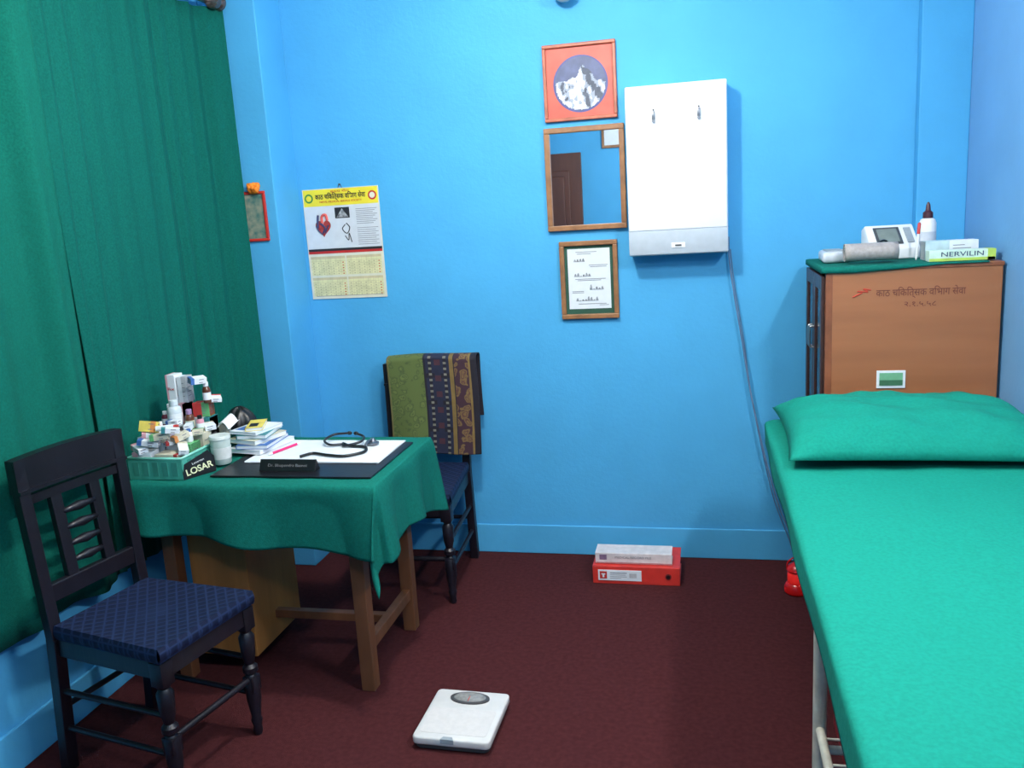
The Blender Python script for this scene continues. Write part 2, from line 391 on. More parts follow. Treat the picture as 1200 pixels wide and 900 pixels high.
for xx in (-.178, -.005):
    b = bmesh.new(); bx(b, xx-.006, xx+.006, BY-.016, BY-.006, 1.868, 1.90, .002); cyl(b, (xx, BY-.016, 1.864), (xx, BY-.006, 1.864), .006)
    part(T, 'film_clip', b, mat('clip_metal', (110, 116, 124), .35, .1, metal=.5), 40)
    b = bmesh.new(); cyl(b, (xx, BY-.012, 1.906), (xx, BY-.006, 1.906), .0035); part(T, 'screw', b, DGREY)

b = bmesh.new()
tube(b, [(.105, 3.615, 1.40), (.106, 3.615, 1.34), (.118, 3.61, 1.22), (.155, 3.61, .98), (.195, 3.60, .72), (.25, 3.59, .46), (.30, 3.585, .27), (.355, 3.58, .12), (.385, 3.575, .012), (.375, 3.46, .006), (.365, 3.38, .006)], .0036, 8)
tube(b, [(.112, 3.622, 1.35), (.128, 3.622, 1.2), (.162, 3.622, .98), (.192, 3.62, .74), (.24, 3.61, .48), (.285, 3.60, .28), (.345, 3.595, .11), (.37, 3.59, .012)], .0022, 8)
o = mkobj('power_cable', b, mat('grey_cable', (96, 124, 156), .5), loc=(.3, 3.58, 0), smooth=True)
o['label'] = 'grey power cable running from the light box down the wall'; o['category'] = 'cable'

# ---------------------------------------------------------------- cabinet
T = thing('wooden_cabinet', 'varnished plywood cabinet with dark glazed doors in the corner', 'cabinet', (.69, 3.33, 0))
CX0, CX1, CY0, CY1, CZ = .415, .965, 3.10, 3.565, 1.298
b = bmesh.new()
bx(b, CX0, CX1, CY0, CY0+.018, .0, CZ-.014, .002, 0); bx(b, CX0, CX1, CY1-.018, CY1, 0, CZ-.014, .002, 0)
bx(b, CX1-.018, CX1, CY0+.018, CY1-.018, 0, CZ-.014, 0, 0); bx(b, CX0-.012, CX1+.003, CY0-.003, CY1+.004, CZ-.014, CZ, .002, 1)
bx(b, CX0, CX1-.018, CY0+.018, CY1-.018, .06, .08); bx(b, CX0, CX1-.018, CY0+.018, CY1-.018, .65, .67)
bx(b, CX0-.002, CX0+.02, CY0-.001, CY0+.02, 0, CZ-.02, .001, 1)
part(T, 'body', b, [PLY, mat('edge_wood', (134, 76, 48), .45, .2, 20)])
GL = mat('dark_glass', (26, 24, 30), .15, .1); BROWN = mat('dark_brown_frame', (64, 38, 34), .4, .2)
ym = (CY0+CY1)/2
for (a, c) in ((CY0+.022, ym-.002), (ym+.002, CY1-.005)):
    b = bmesh.new()
    xA, xB = CX0-.014, CX0-.0005
    bx(b, xA, xB, a, a+.04, .08, CZ-.03, .002); bx(b, xA, xB, c-.04, c, .08, CZ-.03, .002)
    for z in (.08, .62, CZ-.08): bx(b, xA, xB, a+.04, c-.04, z, z+.05, .002)
    dr = part(T, 'door', b, BROWN)
    b = bmesh.new(); bx(b, CX0-.008, CX0-.002, a+.04, c-.04, .13, .62); bx(b, CX0-.008, CX0-.002, a+.04, c-.04, .67, CZ-.08)
    sub(dr, T, 'glass_pane', b, GL)
    yh = c-.02 if a < ym-.1 else a+.02
    b = bmesh.new(); tube(b, [(xA, yh, .99), (xA-.014, yh, .995), (xA-.016, yh, 1.03), (xA-.014, yh, 1.065), (xA, yh, 1.07)], .004, 8)
    sub(dr, T, 'handle', b, SILVER, True)
b = bmesh.new(); bx(b, .583, .676, CY0-.004, CY0, .876, .938, .001, 0); bx(b, .592, .667, CY0-.005, CY0-.003, .886, .93, .0, 1); bx(b, .592, .667, CY0-.006, CY0-.004, .886, .905, .0, 2)
part(T, 'label_holder', b, [PAPER, mat('light_green_card', (110, 170, 130), .6), mat('dark_green_card', (60, 110, 80), .6)])
INKB = mat('faint_red_marker', (104, 50, 38), .7)
text(T, 'काठ चिकित्सक विभाग सेवा', .034, (.715, CY0-.0008, 1.205), FRONT, INKB, wmax=.28, bold=0)
text(T, '२.१.५.५८', .024, (.715, CY0-.0008, 1.166), FRONT, INKB, wmax=.10, bold=0)
b = bmesh.new()
tube(b, [(.50, CY0-.0005, 1.195), (.53, CY0-.0005, 1.21), (.515, CY0-.0005, 1.215), (.548, CY0-.0005, 1.212), (.535, CY0-.0005, 1.222), (.558, CY0-.0005, 1.218)], .0025, 6)
part(T, 'red_marking', b, mat('red_chalk', (184, 62, 44), .8))

b = bmesh.new()
def fn(u, v):
    s = -.02+u*.54; t = -.020+v*(CY1-CY0+.016)
    xx = CX0-.014+max(0, s); yy = CY0-.006+max(0, t)
    z = CZ+.0015+.0004*math.sin(20*u+9*v)
    drop = 0
    if s < 0: drop = -s; xx -= .003
    if t < 0:
        w = .85+.15*math.sin(9*u); w *= max(.12, 1-max(0, u-.45)/.35)
        drop = math.hypot(drop, -t*w); yy -= .002
    return (xx, yy, z-drop)
grid(b, fn, 60, 50)
o = mkobj('cabinet_cloth', b, CLOTH, loc=(.66, 3.33, CZ), smooth=True); solidify(o, .001, 1)
o['label'] = 'thin green cloth spread over the top of the cabinet'; o['category'] = 'cloth'
ZT = CZ+.0035
def medbox(name, c, s, rotz, m, label, m2=None, txt=None, tm=None, band=(0, .3), tsize=.02, wmax=None, euler=None, low=None):
    T = thing(name, label, 'box', c, rotz)
    if euler: T.rotation_euler = euler
    b = bmesh.new(); bx(b, -s[0]/2, s[0]/2, -s[1]/2, s[1]/2, 0, s[2], .0012)
    part(T, 'carton', b, m, world=False)
    if m2:
        b = bmesh.new(); e = .0004
        xx0 = -s[0]/2+s[0]*band[0]; xx1 = -s[0]/2+s[0]*band[1]
        bx(b, xx0, xx1, -s[1]/2-e, s[1]/2+e, .0005, s[2]+e)
        if low: bx(b, -s[0]/2+.001, s[0]/2-.001, -s[1]/2-e, s[1]/2+e, .0005, s[2]*low)
        part(T, 'printed_band', b, m2, world=False)
    # fine print lines on the visible faces
    b = bmesh.new(); n = 2 if s[2] < .04 else 4
    for k in range(n):
        zz = s[2]*(.25+.5*k/max(1, n-1)); ww = s[0]*(.22+.12*((k*7) % 3)/2)
        if not txt: bx(b, s[0]*.02, s[0]*.02+ww, -s[1]/2-.0006, -s[1]/2, zz-.0012, zz+.0012)
        bx(b, s[0]/2, s[0]/2+.0006, -s[1]*.3, s[1]*(.1+.1*(k % 2)), zz-.0012, zz+.0012)
    part(T, 'printed_lines', b, INKG, world=False)
    if txt: text(T, txt, tsize, (0.0, -s[1]/2-.001, s[2]*(.5 if not low else .62)), FRONT, tm or INK, local=True, wmax=wmax)
    return T
GPR = mat('green_print_card', (96, 170, 110), .5); BPR = mat('blue_print', (60, 104, 170), .5); YPR = mat('yellow_card', (226, 204, 96), .5)
PKC = mat('pink_card', (214, 160, 168), .5); RDC = mat('red_card', (190, 56, 54), .5); TEAL = mat('teal_card', (50, 128, 134), .5); ORC = mat('orange_card', (214, 138, 76), .5)
BEI = mat('beige_card', (205, 198, 176), .5); YG = mat('yellow_green_card', (178, 206, 90), .5)
medbox('medicine_box', (.850, 3.165, ZT), (.205, .05, .036), 0, mat('mint_card', (206, 228, 210), .5), 'white and yellow-green medicine carton on the cabinet', YG, 'NERVILIN', mat('navy_ink', (24, 50, 90), .6), (0.88, 1.0), .022, .13, low=.28)
medbox('medicine_box', (.835, 3.245, ZT), (.17, .06, .064), .04, PAPER, 'long white medicine carton behind a green one', mat('pale_teal', (186, 208, 212), .5), band=(0, .45))
T = thing('spray_bottle', 'white bottle with dark pointed cap standing on the cabinet', 'bottle', (.80, 3.40, ZT))
b = bmesh.new(); lathe(b, [(.026, 0), (.029, .004), (.029, .12), (.024, .134), (.013, .140)], c=(.80, 3.40, ZT)); part(T, 'bottle_body', b, WHITE, 40)
b = bmesh.new(); lathe(b, [(.017, .138), (.017, .158), (.009, .165), (.007, .185), (.003, .195)], c=(.80, 3.40, ZT)); part(T, 'cap', b, mat('dark_maroon_cap', (70, 30, 40), .4), 40)
b = bmesh.new(); lathe(b, [(.0295, .03), (.0295, .09)], c=(.80, 3.40, ZT)); part(T, 'paper_label', b, mat('pale_label', (200, 206, 215), .6), 40)
b = bmesh.new(); M = Matrix.Translation((.732, 3.255, ZT)) @ Matrix.Rotation(.06, 4, 'Y')
lathe(b, [(.002, 0), (.005, .012), (.005, .11), (.003, .12)], M=M, seg=12); lathe(b, [(.0055, .09), (.0055, .125), (.002, .13)], M=M, seg=12, mi=1)
o = mkobj('pen', b, [WHITE, RDC], loc=(.732, 3.255, ZT), smooth=40); o['label'] = 'slim pen standing upright beside medicine cartons'; o['category'] = 'pen'
T = thing('blood_pressure_monitor', 'white digital blood pressure monitor with grey screen', 'blood pressure monitor', (.675, 3.40, ZT), .1)
b = bmesh.new()
t = [(-.07, 0), (.07, 0), (.07, .105), (.03, .12), (-.07, .04)]
M = Matrix.Rotation(math.pi/2, 4, 'Z') @ Matrix.Rotation(math.pi/2, 4, 'X')
prism(b, t, -.085, .085, .006, 0, M)
part(T, 'housing', b, WHITE, 40, world=False)
b = bmesh.new()
ang = math.atan2(.08, .10); M = Matrix.Translation((0, -.02, .0815)) @ Matrix.Rotation(ang, 4, 'X')
bx(b, -.06, .03, -.045, .045, 0, .003, .001, 0, M); bx(b, -.05, .02, -.035, .035, .003, .004, 0, 1, M)
part(T, 'display_screen', b, [DGREY, mat('lcd_grey', (120, 128, 120), .3)], world=False)
b = bmesh.new(); bx(b, .045, .07, -.04, .04, 0, .004, .002, 0, M); part(T, 'start_button', b, GREY, world=False)
T = thing('rolled_cuff', 'rolled silver-grey blood pressure cuff lying on the cabinet', 'blood pressure cuff', (.57, 3.20, ZT))
b = bmesh.new()
pts = []
for i in range(70):
    a = i/70*5.2*math.pi; r = .034-.0014*a/1.0
    pts.append((r*math.cos(a), r*math.sin(a)))
def fn(u, v):
    i = min(int(u*69), 69); p = pts[i]
    return (.57-.085+v*.175, 3.20+p[0]*1.1+.012*(v-.5), ZT+.037+p[1])
grid(b, fn, 69, 8); o = part(T, 'cuff_fabric', b, mat('silver_grey_fabric', (160, 152, 148), .6, .12, 80, bump=.1), True); solidify(o, .003)
b = bmesh.new(); tube(b, [(.60, 3.235, ZT+.066), (.635, 3.27, ZT+.07), (.67, 3.295, ZT+.02), (.68, 3.31, ZT+.02)], .004, 8); part(T, 'rubber_tube', b, BLACK, True)
T = thing('plastic_pouch', 'flat white plastic pouch on the cabinet', 'pouch', (.462, 3.33, ZT))
b = bmesh.new()
prism(b, [(.42, 3.25), (.52, 3.27), (.525, 3.43), (.43, 3.45)], ZT, ZT+.040, .014); part(T, 'pouch_body', b, mat('milky_plastic', (196, 200, 206), .35), True)
b = bmesh.new(); bx(b, .44, .50, 3.28, 3.40, ZT+.039, ZT+.044, .002); part(T, 'flap', b, GREY)

# ---------------------------------------------------------------- exam bed
T = thing('examination_bed', 'cream painted metal examination couch with chipped tubular legs', 'bed', (.575, 2.0, 0))
b = bmesh.new(); bx(b, .226, .945, .96, 3.02, .72, .772, .02, seg=3); part(T, 'mattress', b, mat('dark_vinyl', (40, 60, 60), .5))
b = bmesh.new()
for (p, q) in (((.245, .98, .70), (.245, 3.0, .70)), ((.925, .98, .70), (.925, 3.0, .70)), ((.245, .98, .70), (.925, .98, .70)), ((.245, 3.0, .70), (.925, 3.0, .70)), ((.245, 2.0, .70), (.925, 2.0, .70))): beam(b, p, q, .035, .035)
part(T, 'frame', b, CREAM)
for x in (.266, .90):
    for y in (2.0, 1.06):
        b = bmesh.new(); cyl(b, (x, y, .018), (x, y, .70), .0165); part(T, 'leg', b, CREAM, 40)
        b = bmesh.new(); cyl(b, (x, y, 0), (x, y, .03), .021); part(T, 'foot_cap', b, DGREY, 40)
b = bmesh.new()
cyl(b, (.266, 2.0, .26), (.266, 1.06, .26), .011); cyl(b, (.90, 2.0, .26), (.90, 1.06, .26), .011); cyl(b, (.266, 2.0, .20), (.90, 2.0, .20), .011); cyl(b, (.266, 1.06, .26), (.90, 1.06, .26), .011)
cyl(b, (.266, 2.0, .46), (.60, 2.0, .2), .007)
for k in range(9): cyl(b, (.266, 1.15+k*.1, .262), (.90, 1.15+k*.1, .262), .0035, seg=8)
part(T, 'lower_rack', b, CREAM, 40)
b = bmesh.new(); cyl(b, (.60, 2.0, .45), (.60, 2.75, .69), .012); cyl(b, (.60, 2.0, .2), (.60, 2.0, .7), .012); part(T, 'headrest_strut', b, CREAM, 40)

b = bmesh.new()
sx0, sx1, sy0, sy1 = .210, .952, .95, 3.03
ZS = .780
def fn(u, v):
    s = -.075+u*(sx1-sx0+.12); y = sy0+v*(sy1-sy0)
    hem = .010*math.sin(y*5.1)+.005*math.sin(y*13)
    wr = .0026*math.sin(6*y+9*s)+.0020*math.sin(17*y-6*s)+.0014*math.sin(31*s+8*y)
    if s < 0:
        d = -s*(1+hem*4); x = sx0-.003+.003*math.sin(y*9)*(d/.07); z = ZS-.007-d
    elif s > sx1-sx0:
        d = s-(sx1-sx0); x = sx1+.004; z = ZS-d
    else:
        x = sx0+s+.003*math.sin(y*3.1)*(1-s*1.3); z = ZS+wr
        if s < .03: z -= (1-s/.03)**2*.007
    return (x, y+.004*math.sin(9*s), z)
grid(b, fn, 90, 160)
o = mkobj('bed_sheet', b, SHEET, loc=(.575, 2.0, .78), smooth=True); solidify(o, .002, 1)
o['label'] = 'bright green cotton sheet covering the examination couch'; o['category'] = 'sheet'

b = bmesh.new()
px0, px1, py0, py1 = .230, .964, 2.43, 3.02
def pil(side):
    def fn(u, v):
        a = 2*u-1; c = 2*v-1
        h = (max(0, 1-abs(a)**5)**.6)*(max(0, 1-abs(c)**2.6)**.62)
        pin = .018*(1-abs(c)**2)*abs(a)**6; pin2 = .02*(1-abs(a)**2)*abs(c)**4
        x = (px0+px1)/2+a*((px1-px0)/2-pin); yy = (py0+py1)/2+c*((py1-py0)/2-pin2)
        wr = .006*math.sin(9*a+5*c)*h + .005*math.sin(23*a+3*math.sin(4*c))*h*abs(c)+.003*math.sin(15*c+6*a)*h
        tl = .012*(c+1)/2*(1-.3*a)
        if side: z = ZS+.034+h*.096+wr+tl
        else: z = ZS+.034-h*.024+tl
        return (x, yy, z)
    return fn
grid(b, pil(True), 60, 50); grid(b, pil(False), 60, 50)
bmesh.ops.remove_doubles(b, verts=b.verts, dist=.0005); bmesh.ops.recalc_face_normals(b, faces=b.faces)
o = mkobj('pillow', b, SHEET, loc=(.58, 2.73, ZS), smooth=True); o['label'] = 'soft pillow in a bright green cover on the couch'; o['category'] = 'pillow'

b = bmesh.new()
def fn(u, v):
    th = u*2*math.pi; ph = (v-.5)*math.pi
    r = 1+.12*math.sin(3*th+2*v*5)+.07*math.sin(7*th+9*v)
    return (.42+.11*r*math.cos(ph)*math.cos(th), 1.86+.10*r*math.cos(ph)*math.sin(th), .352+.078*math.sin(ph)*(1+.1*math.sin(5*th)))
grid(b, fn, 40, 20); bmesh.ops.remove_doubles(b, verts=b.verts, dist=.0005)
o = mkobj('plastic_bag', b, mat('pink_plastic', (196, 128, 140), .35, .3, 18, rgb2=(225, 200, 205)), loc=(.42, 1.86, .27), smooth=True); o['label'] = 'crumpled pinkish plastic bag on the rack under the couch'; o['category'] = 'bag'
T = thing('storage_box', 'dull red lidded storage box under the couch', 'box', (.49, 2.24, 0))
SB = mat('dull_red_box', (150, 36, 42), .5)
b = bmesh.new(); bx(b, .36, .62, 2.06, 2.42, 0, .12, .01); part(T, 'box_body', b, SB)
b = bmesh.new(); bx(b, .35, .63, 2.05, 2.43, .12, .15, .006); part(T, 'lid', b, SB)

# ---------------------------------------------------------------- red lantern
LX, LY = .348, 3.32
T = thing('emergency_lantern', 'small glossy red plastic lantern on the carpet', 'lantern', (LX, LY, 0))
RP = mat('glossy_red_plastic', (205, 24, 24), .22, .08)
b = bmesh.new(); lathe(b, [(.042, 0), (.048, .006), (.048, .026), (.042, .038), (.036, .044)], c=(LX, LY, 0)); part(T, 'base', b, RP, 40)
b = bmesh.new(); lathe(b, [(.031, .044), (.036, .05), (.036, .085), (.031, .092)], c=(LX, LY, 0)); part(T, 'lens', b, mat('glowing_red_lens', (232, 44, 40), .15, .1, emit=.35), 40)
b = bmesh.new(); lathe(b, [(.036, .09), (.040, .096), (.034, .112), (.016, .124), (.006, .128)], c=(LX, LY, 0)); part(T, 'top_cap', b, RP, 40)
b = bmesh.new(); tube(b, [(LX-.037, LY, .095), (LX-.033, LY, .128), (LX, LY, .150), (LX+.033, LY, .128), (LX+.037, LY, .095)], .0035, 8); part(T, 'handle', b, RP, True)

# ---------------------------------------------------------------- binders
def binder(x0, x1, y0, y1, z0, h, m, label):
    T = thing('ring_binder', label, 'binder', ((x0+x1)/2, (y0+y1)/2, z0))
    b = bmesh.new()
    bx(b, x0, x1, y0+.004, y1, z0, z0+.004, .001); bx(b, x0, x1, y0+.004, y1, z0+h-.004, z0+h, .001); bx(b, x0, x1, y0, y0+.006, z0, z0+h, .0025)
    part(T, 'cover', b, m)
    b = bmesh.new(); bx(b, x0+.01, x1-.01, y0+.012, y1-.004, z0+.0045, z0+h-.006, .001); part(T, 'paper_block', b, PAPER)
    return T
T = binder(-.468, -.108, 3.335, 3.56, 0, .078, RED, 'thick red lever arch binder lying on the carpet by the wall')
b = bmesh.new(); bx(b, -.445, -.265, 3.332, 3.336, .016, .062, .0005); part(T, 'spine_label', b, PAPER)
b = bmesh.new(); bx(b, -.438, -.408, 3.3312, 3.3325, .024, .056); bx(b, -.431, -.415, 3.3305, 3.3315, .042, .047, 0, 1); bx(b, -.427, -.419, 3.3305, 3.3315, .030, .042, 0, 1); part(T, 'label_emblem', b, [INKR, PAPER])
b = bmesh.new(); bx(b, -.315, -.285, 3.3312, 3.3325, .030, .050); part(T, 'printed_block', b, mat('pale_grey_print', (186, 186, 190), .6))
b = bmesh.new(); bx(b, -.395, -.325, 3.3312, 3.3325, .049, .052); bx(b, -.395, -.33, 3.3312, 3.3325, .041, .0425); bx(b, -.395, -.325, 3.3312, 3.3325, .033, .0345); bx(b, -.395, -.35, 3.3312, 3.3325, .026, .0275); part(T, 'printed_lines', b, INKG)
b = bmesh.new(); cyl(b, (-.155, 3.331, .040), (-.155, 3.337, .040), .013, mi=0); cyl(b, (-.155, 3.3295, .040), (-.155, 3.3315, .040), .008, mi=1); part(T, 'finger_ring', b, [mat('dark_red_ring', (130, 40, 40), .4), BLACK], 40)
T = binder(-.458, -.140, 3.36, 3.455, .0785, .048, mat('white_binder_board', (214, 206, 206), .5), 'thin white box file with printed spine on a red binder')
text(T, 'MEDICAL RECORD FILE', .013, (-.30, 3.3585, .108), FRONT, INKG, wmax=.15)
b = bmesh.new(); bx(b, -.455, -.142, 3.3585, 3.3602, .0815, .0865); part(T, 'spine_stripe', b, mat('dusty_pink', (180, 130, 130), .6))
b = bmesh.new(); bx(b, -.44, -.41, 3.3585, 3.3602, .097, .119); part(T, 'label_emblem', b, mat('purple_print', (120, 100, 130), .6))

# ---------------------------------------------------------------- bathroom scale
T = thing('bathroom_scale', 'white mechanical bathroom scale with oval dial on the carpet', 'scale', (-.741, 2.272, 0), -.02)
b = bmesh.new()
def rr(w, d, r, n=6):
    pts = []
    for cx, cy, a0 in ((w-r, d-r, 0), (-w+r, d-r, 90), (-w+r, -d+r, 180), (w-r, -d+r, 270)):
        for i in range(n+1):
            a = math.radians(a0+90*i/n); pts.append((cx+r*math.cos(a), cy+r*math.sin(a)))
    return pts
prism(b, rr(.114, .126, .02), .004, .022, .003); part(T, 'base', b, DGREY, 40, world=False)
b = bmesh.new(); prism(b, rr(.120, .132, .016), .018, .044, .006); part(T, 'platform', b, mat('white_enamel', (216, 212, 208), .45, .05, 20), 40, world=False)
b = bmesh.new()
prism(b, rr(.103, .066, .01), .0442, .0448, 0, 0, Matrix.Translation((0, -.040, 0)))
part(T, 'tread_mat', b, mat('ribbed_mat', (214, 208, 204), .7, .04, 60), world=False)
b = bmesh.new()
E = Matrix.Translation((0, .084, 0)) @ Matrix.Diagonal((1, .5, 1, 1))
lathe(b, [(.064, .042), (.064, .049), (.054, .050)], M=E, seg=40, mi=0); lathe(b, [(.053, .0495), (.05, .0515)], M=E, seg=40, mi=1)
part(T, 'dial_window', b, [mat('dial_rim', (72, 68, 68), .35), mat('dial_face', (140, 138, 134), .2, .2, 60)], 40, world=False)
b = bmesh.new(); bx(b, -.001, .001, .060, .088, .0516, .0522); part(T, 'needle', b, INKR, world=False)
b = bmesh.new(); prism(b, [(-.03, -.135), (.012, -.135), (.004, -.120), (-.024, -.120)], .03, .0452, .001); part(T, 'front_notch', b, GREY, world=False)
for sx in (-1, 1):
    for sy in (-1, 1):
        b = bmesh.new(); lathe(b, [(.012, 0), (.012, .005)], c=(sx*.09, sy*.105, 0), seg=16); part(T, 'foot', b, BLACK, world=False)

# ---------------------------------------------------------------- desk
TX0, TX1, TY0, TY1, TZ = -1.875, -1.0, 2.355, 2.92, .745
T = thing('wooden_desk', 'brown wooden desk with square legs and low stretchers', 'desk', (-1.43, 2.64, 0))
b = bmesh.new(); bx(b, TX0, TX1, TY0, TY1, TZ-.022, TZ, .003); part(T, 'tabletop', b, WOOD)
b = bmesh.new()
bx(b, -1.80, -1.09, 2.435, 2.455, TZ-.12, TZ-.022); bx(b, -1.80, -1.09, 2.86, 2.88, TZ-.12, TZ-.022); bx(b, -1.125, -1.105, 2.46, 2.86, TZ-.12, TZ-.022); bx(b, -1.81, -1.79, 2.46, 2.86, TZ-.12, TZ-.022)
part(T, 'apron', b, WOODD)
for x in (-1.80, -1.115):
    for y in (2.452, 2.875):
        b = bmesh.new(); bx(b, x-.024, x+.024, y-.024, y+.024, 0, TZ-.022, .003); part(T, 'leg', b, WOODD)
b = bmesh.new()
bx(b, -1.13, -1.10, 2.475, 2.852, .13, .17, .002); bx(b, -1.815, -1.785, 2.475, 2.852, .13, .17, .002); bx(b, -1.785, -1.13, 2.65, 2.68, .135, .165, .002)
part(T, 'stretcher', b, WOODD)
b = bmesh.new(); bx(b, -1.775, -1.555, 2.50, 2.84, .06, TZ-.125, .003)
part(T, 'pedestal', b, mat('yellow_brown_wood', (168, 114, 60), .5, .2, 14, stretch=(1, 1, .12), bump=.05))

b = bmesh.new()
CZT = TZ+.004
sw = TX1-TX0
def fn(u, v):
    s = u*(sw+.30)
    tt = v
    x = TX0+.004+s
    a = max(0, s-(sw+.004))
    fd = .165+.03*math.sin(2.6*(s-.1))+.03*(s/sw)**2 + .008*math.sin(17*s)
    t = -fd + tt*(TY1-TY0+fd+.006)
    bb = max(0, -t)
    if a > 0:
        sd = .25-.04*math.sin(math.pi*min(1, max(0, t)/.56)) + .03*max(0, t/.56)**2
        a = a/.296*sd; x = TX1+.004
    r = math.hypot(a, bb)
    y = TY0-.004+max(t, 0)
    if r == 0:
        return (x, y, CZT+.0008*math.sin(30*s+20*t))
    da, db = a/r, bb/r
    corner = 2*da*db
    f = .010*(1-math.exp(-r/.012)) + .11*r*corner
    rip_f = .030*r/.2*(math.sin(17*s+1.2*math.sin(5*s)))*db*db
    rip_s = .024*r/.2*(math.sin(23*t+.6))*da*da
    f += max(-.006, rip_f*.8+rip_s*.8) + .012*r/.2
    fold = .010*(r/.3)*math.sin(6*math.atan2(bb, a+1e-6))*corner
    return (min(x, TX1+.004)+da*f - db*fold - .055*corner*r/.3, y-db*f+da*fold, CZT-r*(1-.02*corner))
grid(b, fn, 150, 90)
o = mkobj('tablecloth', b, CLOTH, loc=(-1.43, 2.64, CZT), smooth=True); solidify(o, .002, 0)
o['label'] = 'dark green cotton tablecloth draped over the desk with hanging corner'; o['category'] = 'tablecloth'
Z0 = CZT+.0025

b = bmesh.new(); bx(b, -1.595, -1.03, 2.415, 2.83, Z0, Z0+.006, .002)
o = mkobj('desk_pad', b, mat('black_leather', (18, 16, 22), .35, .1, bump=.05), loc=(-1.31, 2.62, Z0)); o['label'] = 'black leather desk pad on the green tablecloth'; o['category'] = 'desk pad'
Z1 = Z0+.0065
b = bmesh.new()
for i, a in enumerate((.0, .015, -.01)):
    M = Matrix.Translation((-1.305, 2.695, Z1+.0015*i)) @ Matrix.Rotation(a, 4, 'Z')
    bx(b, -.245, .245, -.135, .14, 0, .0013, 0, 0, M)
o = mkobj('paper_sheets', b, PAPER, loc=(-1.31, 2.7, Z1)); o['label'] = 'large white paper sheets spread on the desk pad'; o['category'] = 'paper'
Z2 = Z1+.005
T = thing('name_plate', 'black triangular desk name plate with pale lettering', 'name plate', (-1.343, 2.485, Z1))
b = bmesh.new(); M = Matrix.Translation((-1.343, 2.485, Z1)) @ Matrix.Rotation(math.pi/2, 4, 'Z') @ Matrix.Rotation(math.pi/2, 4, 'X')
prism(b, [(-.02, 0), (.02, 0), (.002, .036), (-.002, .036)], -.1, .1, .001, 0, M)
part(T, 'plate_body', b, BLACK)
text(T, 'Dr. Bhupendra Basnet', .014, (-1.343, 2.4732, Z1+.018), (math.radians(63), 0, 0), mat('pale_engraving', (110, 110, 112), .5), wmax=.14)
b = bmesh.new(); cyl(b, (-1.487, 2.64, Z2+.005), (-1.452, 2.76, Z2+.005), .0045, mi=0); cyl(b, (-1.492, 2.622, Z2+.005), (-1.487, 2.64, Z2+.005), .0015, .0045, mi=1); cyl(b, (-1.452, 2.76, Z2+.005), (-1.448, 2.775, Z2+.005), .004, .004, mi=1)
o = mkobj('pen', b, [mat('pink_plastic_pen', (225, 40, 110), .3), WHITE], loc=(-1.47, 2.7, Z2), smooth=40); o['label'] = 'pink ballpoint pen lying on white paper'; o['category'] = 'pen'
T = thing('stethoscope', 'black stethoscope coiled on white paper on the desk', 'stethoscope', (-1.23, 2.70, Z2))
zs = Z2+.006
b = bmesh.new()
tube(b, [(-1.36, 2.60, zs), (-1.33, 2.64, zs), (-1.27, 2.62, zs), (-1.20, 2.61, zs), (-1.15, 2.66, zs), (-1.17, 2.72, zs), (-1.23, 2.735, zs), (-1.27, 2.76, zs+.002)], .005, 10)
part(T, 'tubing', b, BLACK, True)
b = bmesh.new()
tube(b, [(-1.27, 2.76, zs), (-1.31, 2.74, zs+.002), (-1.345, 2.77, zs+.01), (-1.33, 2.82, zs+.018), (-1.28, 2.835, zs+.02)], .0045, 10)
tube(b, [(-1.27, 2.76, zs), (-1.25, 2.73, zs+.002), (-1.20, 2.75, zs+.01), (-1.205, 2.80, zs+.015), (-1.245, 2.83, zs+.02)], .0045, 10)
part(T, 'headset', b, mat('dark_steel', (50, 52, 58), .3, metal=.6), True)
for p in ((-1.275, 2.836, zs+.02), (-1.248, 2.832, zs+.02)):
    b = bmesh.new(); lathe(b, [(.003, -.009), (.007, -.004), (.007, .004), (.003, .009)], M=Matrix.Translation(p) @ Matrix.Rotation(math.pi/2, 4, 'Y'), seg=12); part(T, 'ear_tip', b, BLACK, True)
b = bmesh.new(); lathe(b, [(.022, -.004), (.023, .003), (.012, .008), (.008, .018)], c=(-1.16, 2.77, zs), seg=24); tube(b, [(-1.16, 2.77, zs+.015), (-1.168, 2.74, zs+.014), (-1.168, 2.715, zs+.004)], .004, 8)
part(T, 'chest_piece', b, mat('dull_steel', (110, 112, 118), .3, metal=.7), 40)

# basket tray
bx0, bx1, by0, by1 = -1.870, -1.672, 2.385, 2.735
T = thing('plastic_tray', 'mint green plastic tray full of medicine samples', 'tray', (-1.765, 2.56, Z0))
MINT = mat('mint_plastic', (70, 160, 142), .3, .08)
b = bmesh.new(); HT = .072
bx(b, bx0+.006, bx1-.006, by0+.006, by1-.006, Z0, Z0+.003)
bx(b, bx0, bx1, by0-.002, by0+.002, Z0+.001, Z0+HT); bx(b, bx0, bx1, by1-.002, by1+.002, Z0+.001, Z0+HT)
bx(b, bx0-.002, bx0+.002, by0, by1, Z0+.001, Z0+HT); bx(b, bx1-.002, bx1+.002, by0, by1, Z0+.001, Z0+HT)
for k in range(7): bx(b, bx1+.001, bx1+.003, by0+.03+k*.044, by0+.050+k*.044, Z0+.012, Z0+HT-.012, 0, 1)
for k in range(5): bx(b, bx0+.018+k*.036, bx0+.038+k*.036, by0-.0035, by0-.001, Z0+.012, Z0+HT-.012, 0, 1)
part(T, 'tray_body', b, [MINT, mat('mint_slot', (56, 134, 120), .4)])
b = bmesh.new()
tube(b, [(bx0, by0, Z0+HT), (bx1, by0, Z0+HT), (bx1, by1, Z0+HT), (bx0, by1, Z0+HT), (bx0, by0, Z0+HT)], .005, 8, n=0)
part(T, 'rim', b, mat('mint_rim', (120, 196, 176), .3, .08), True)
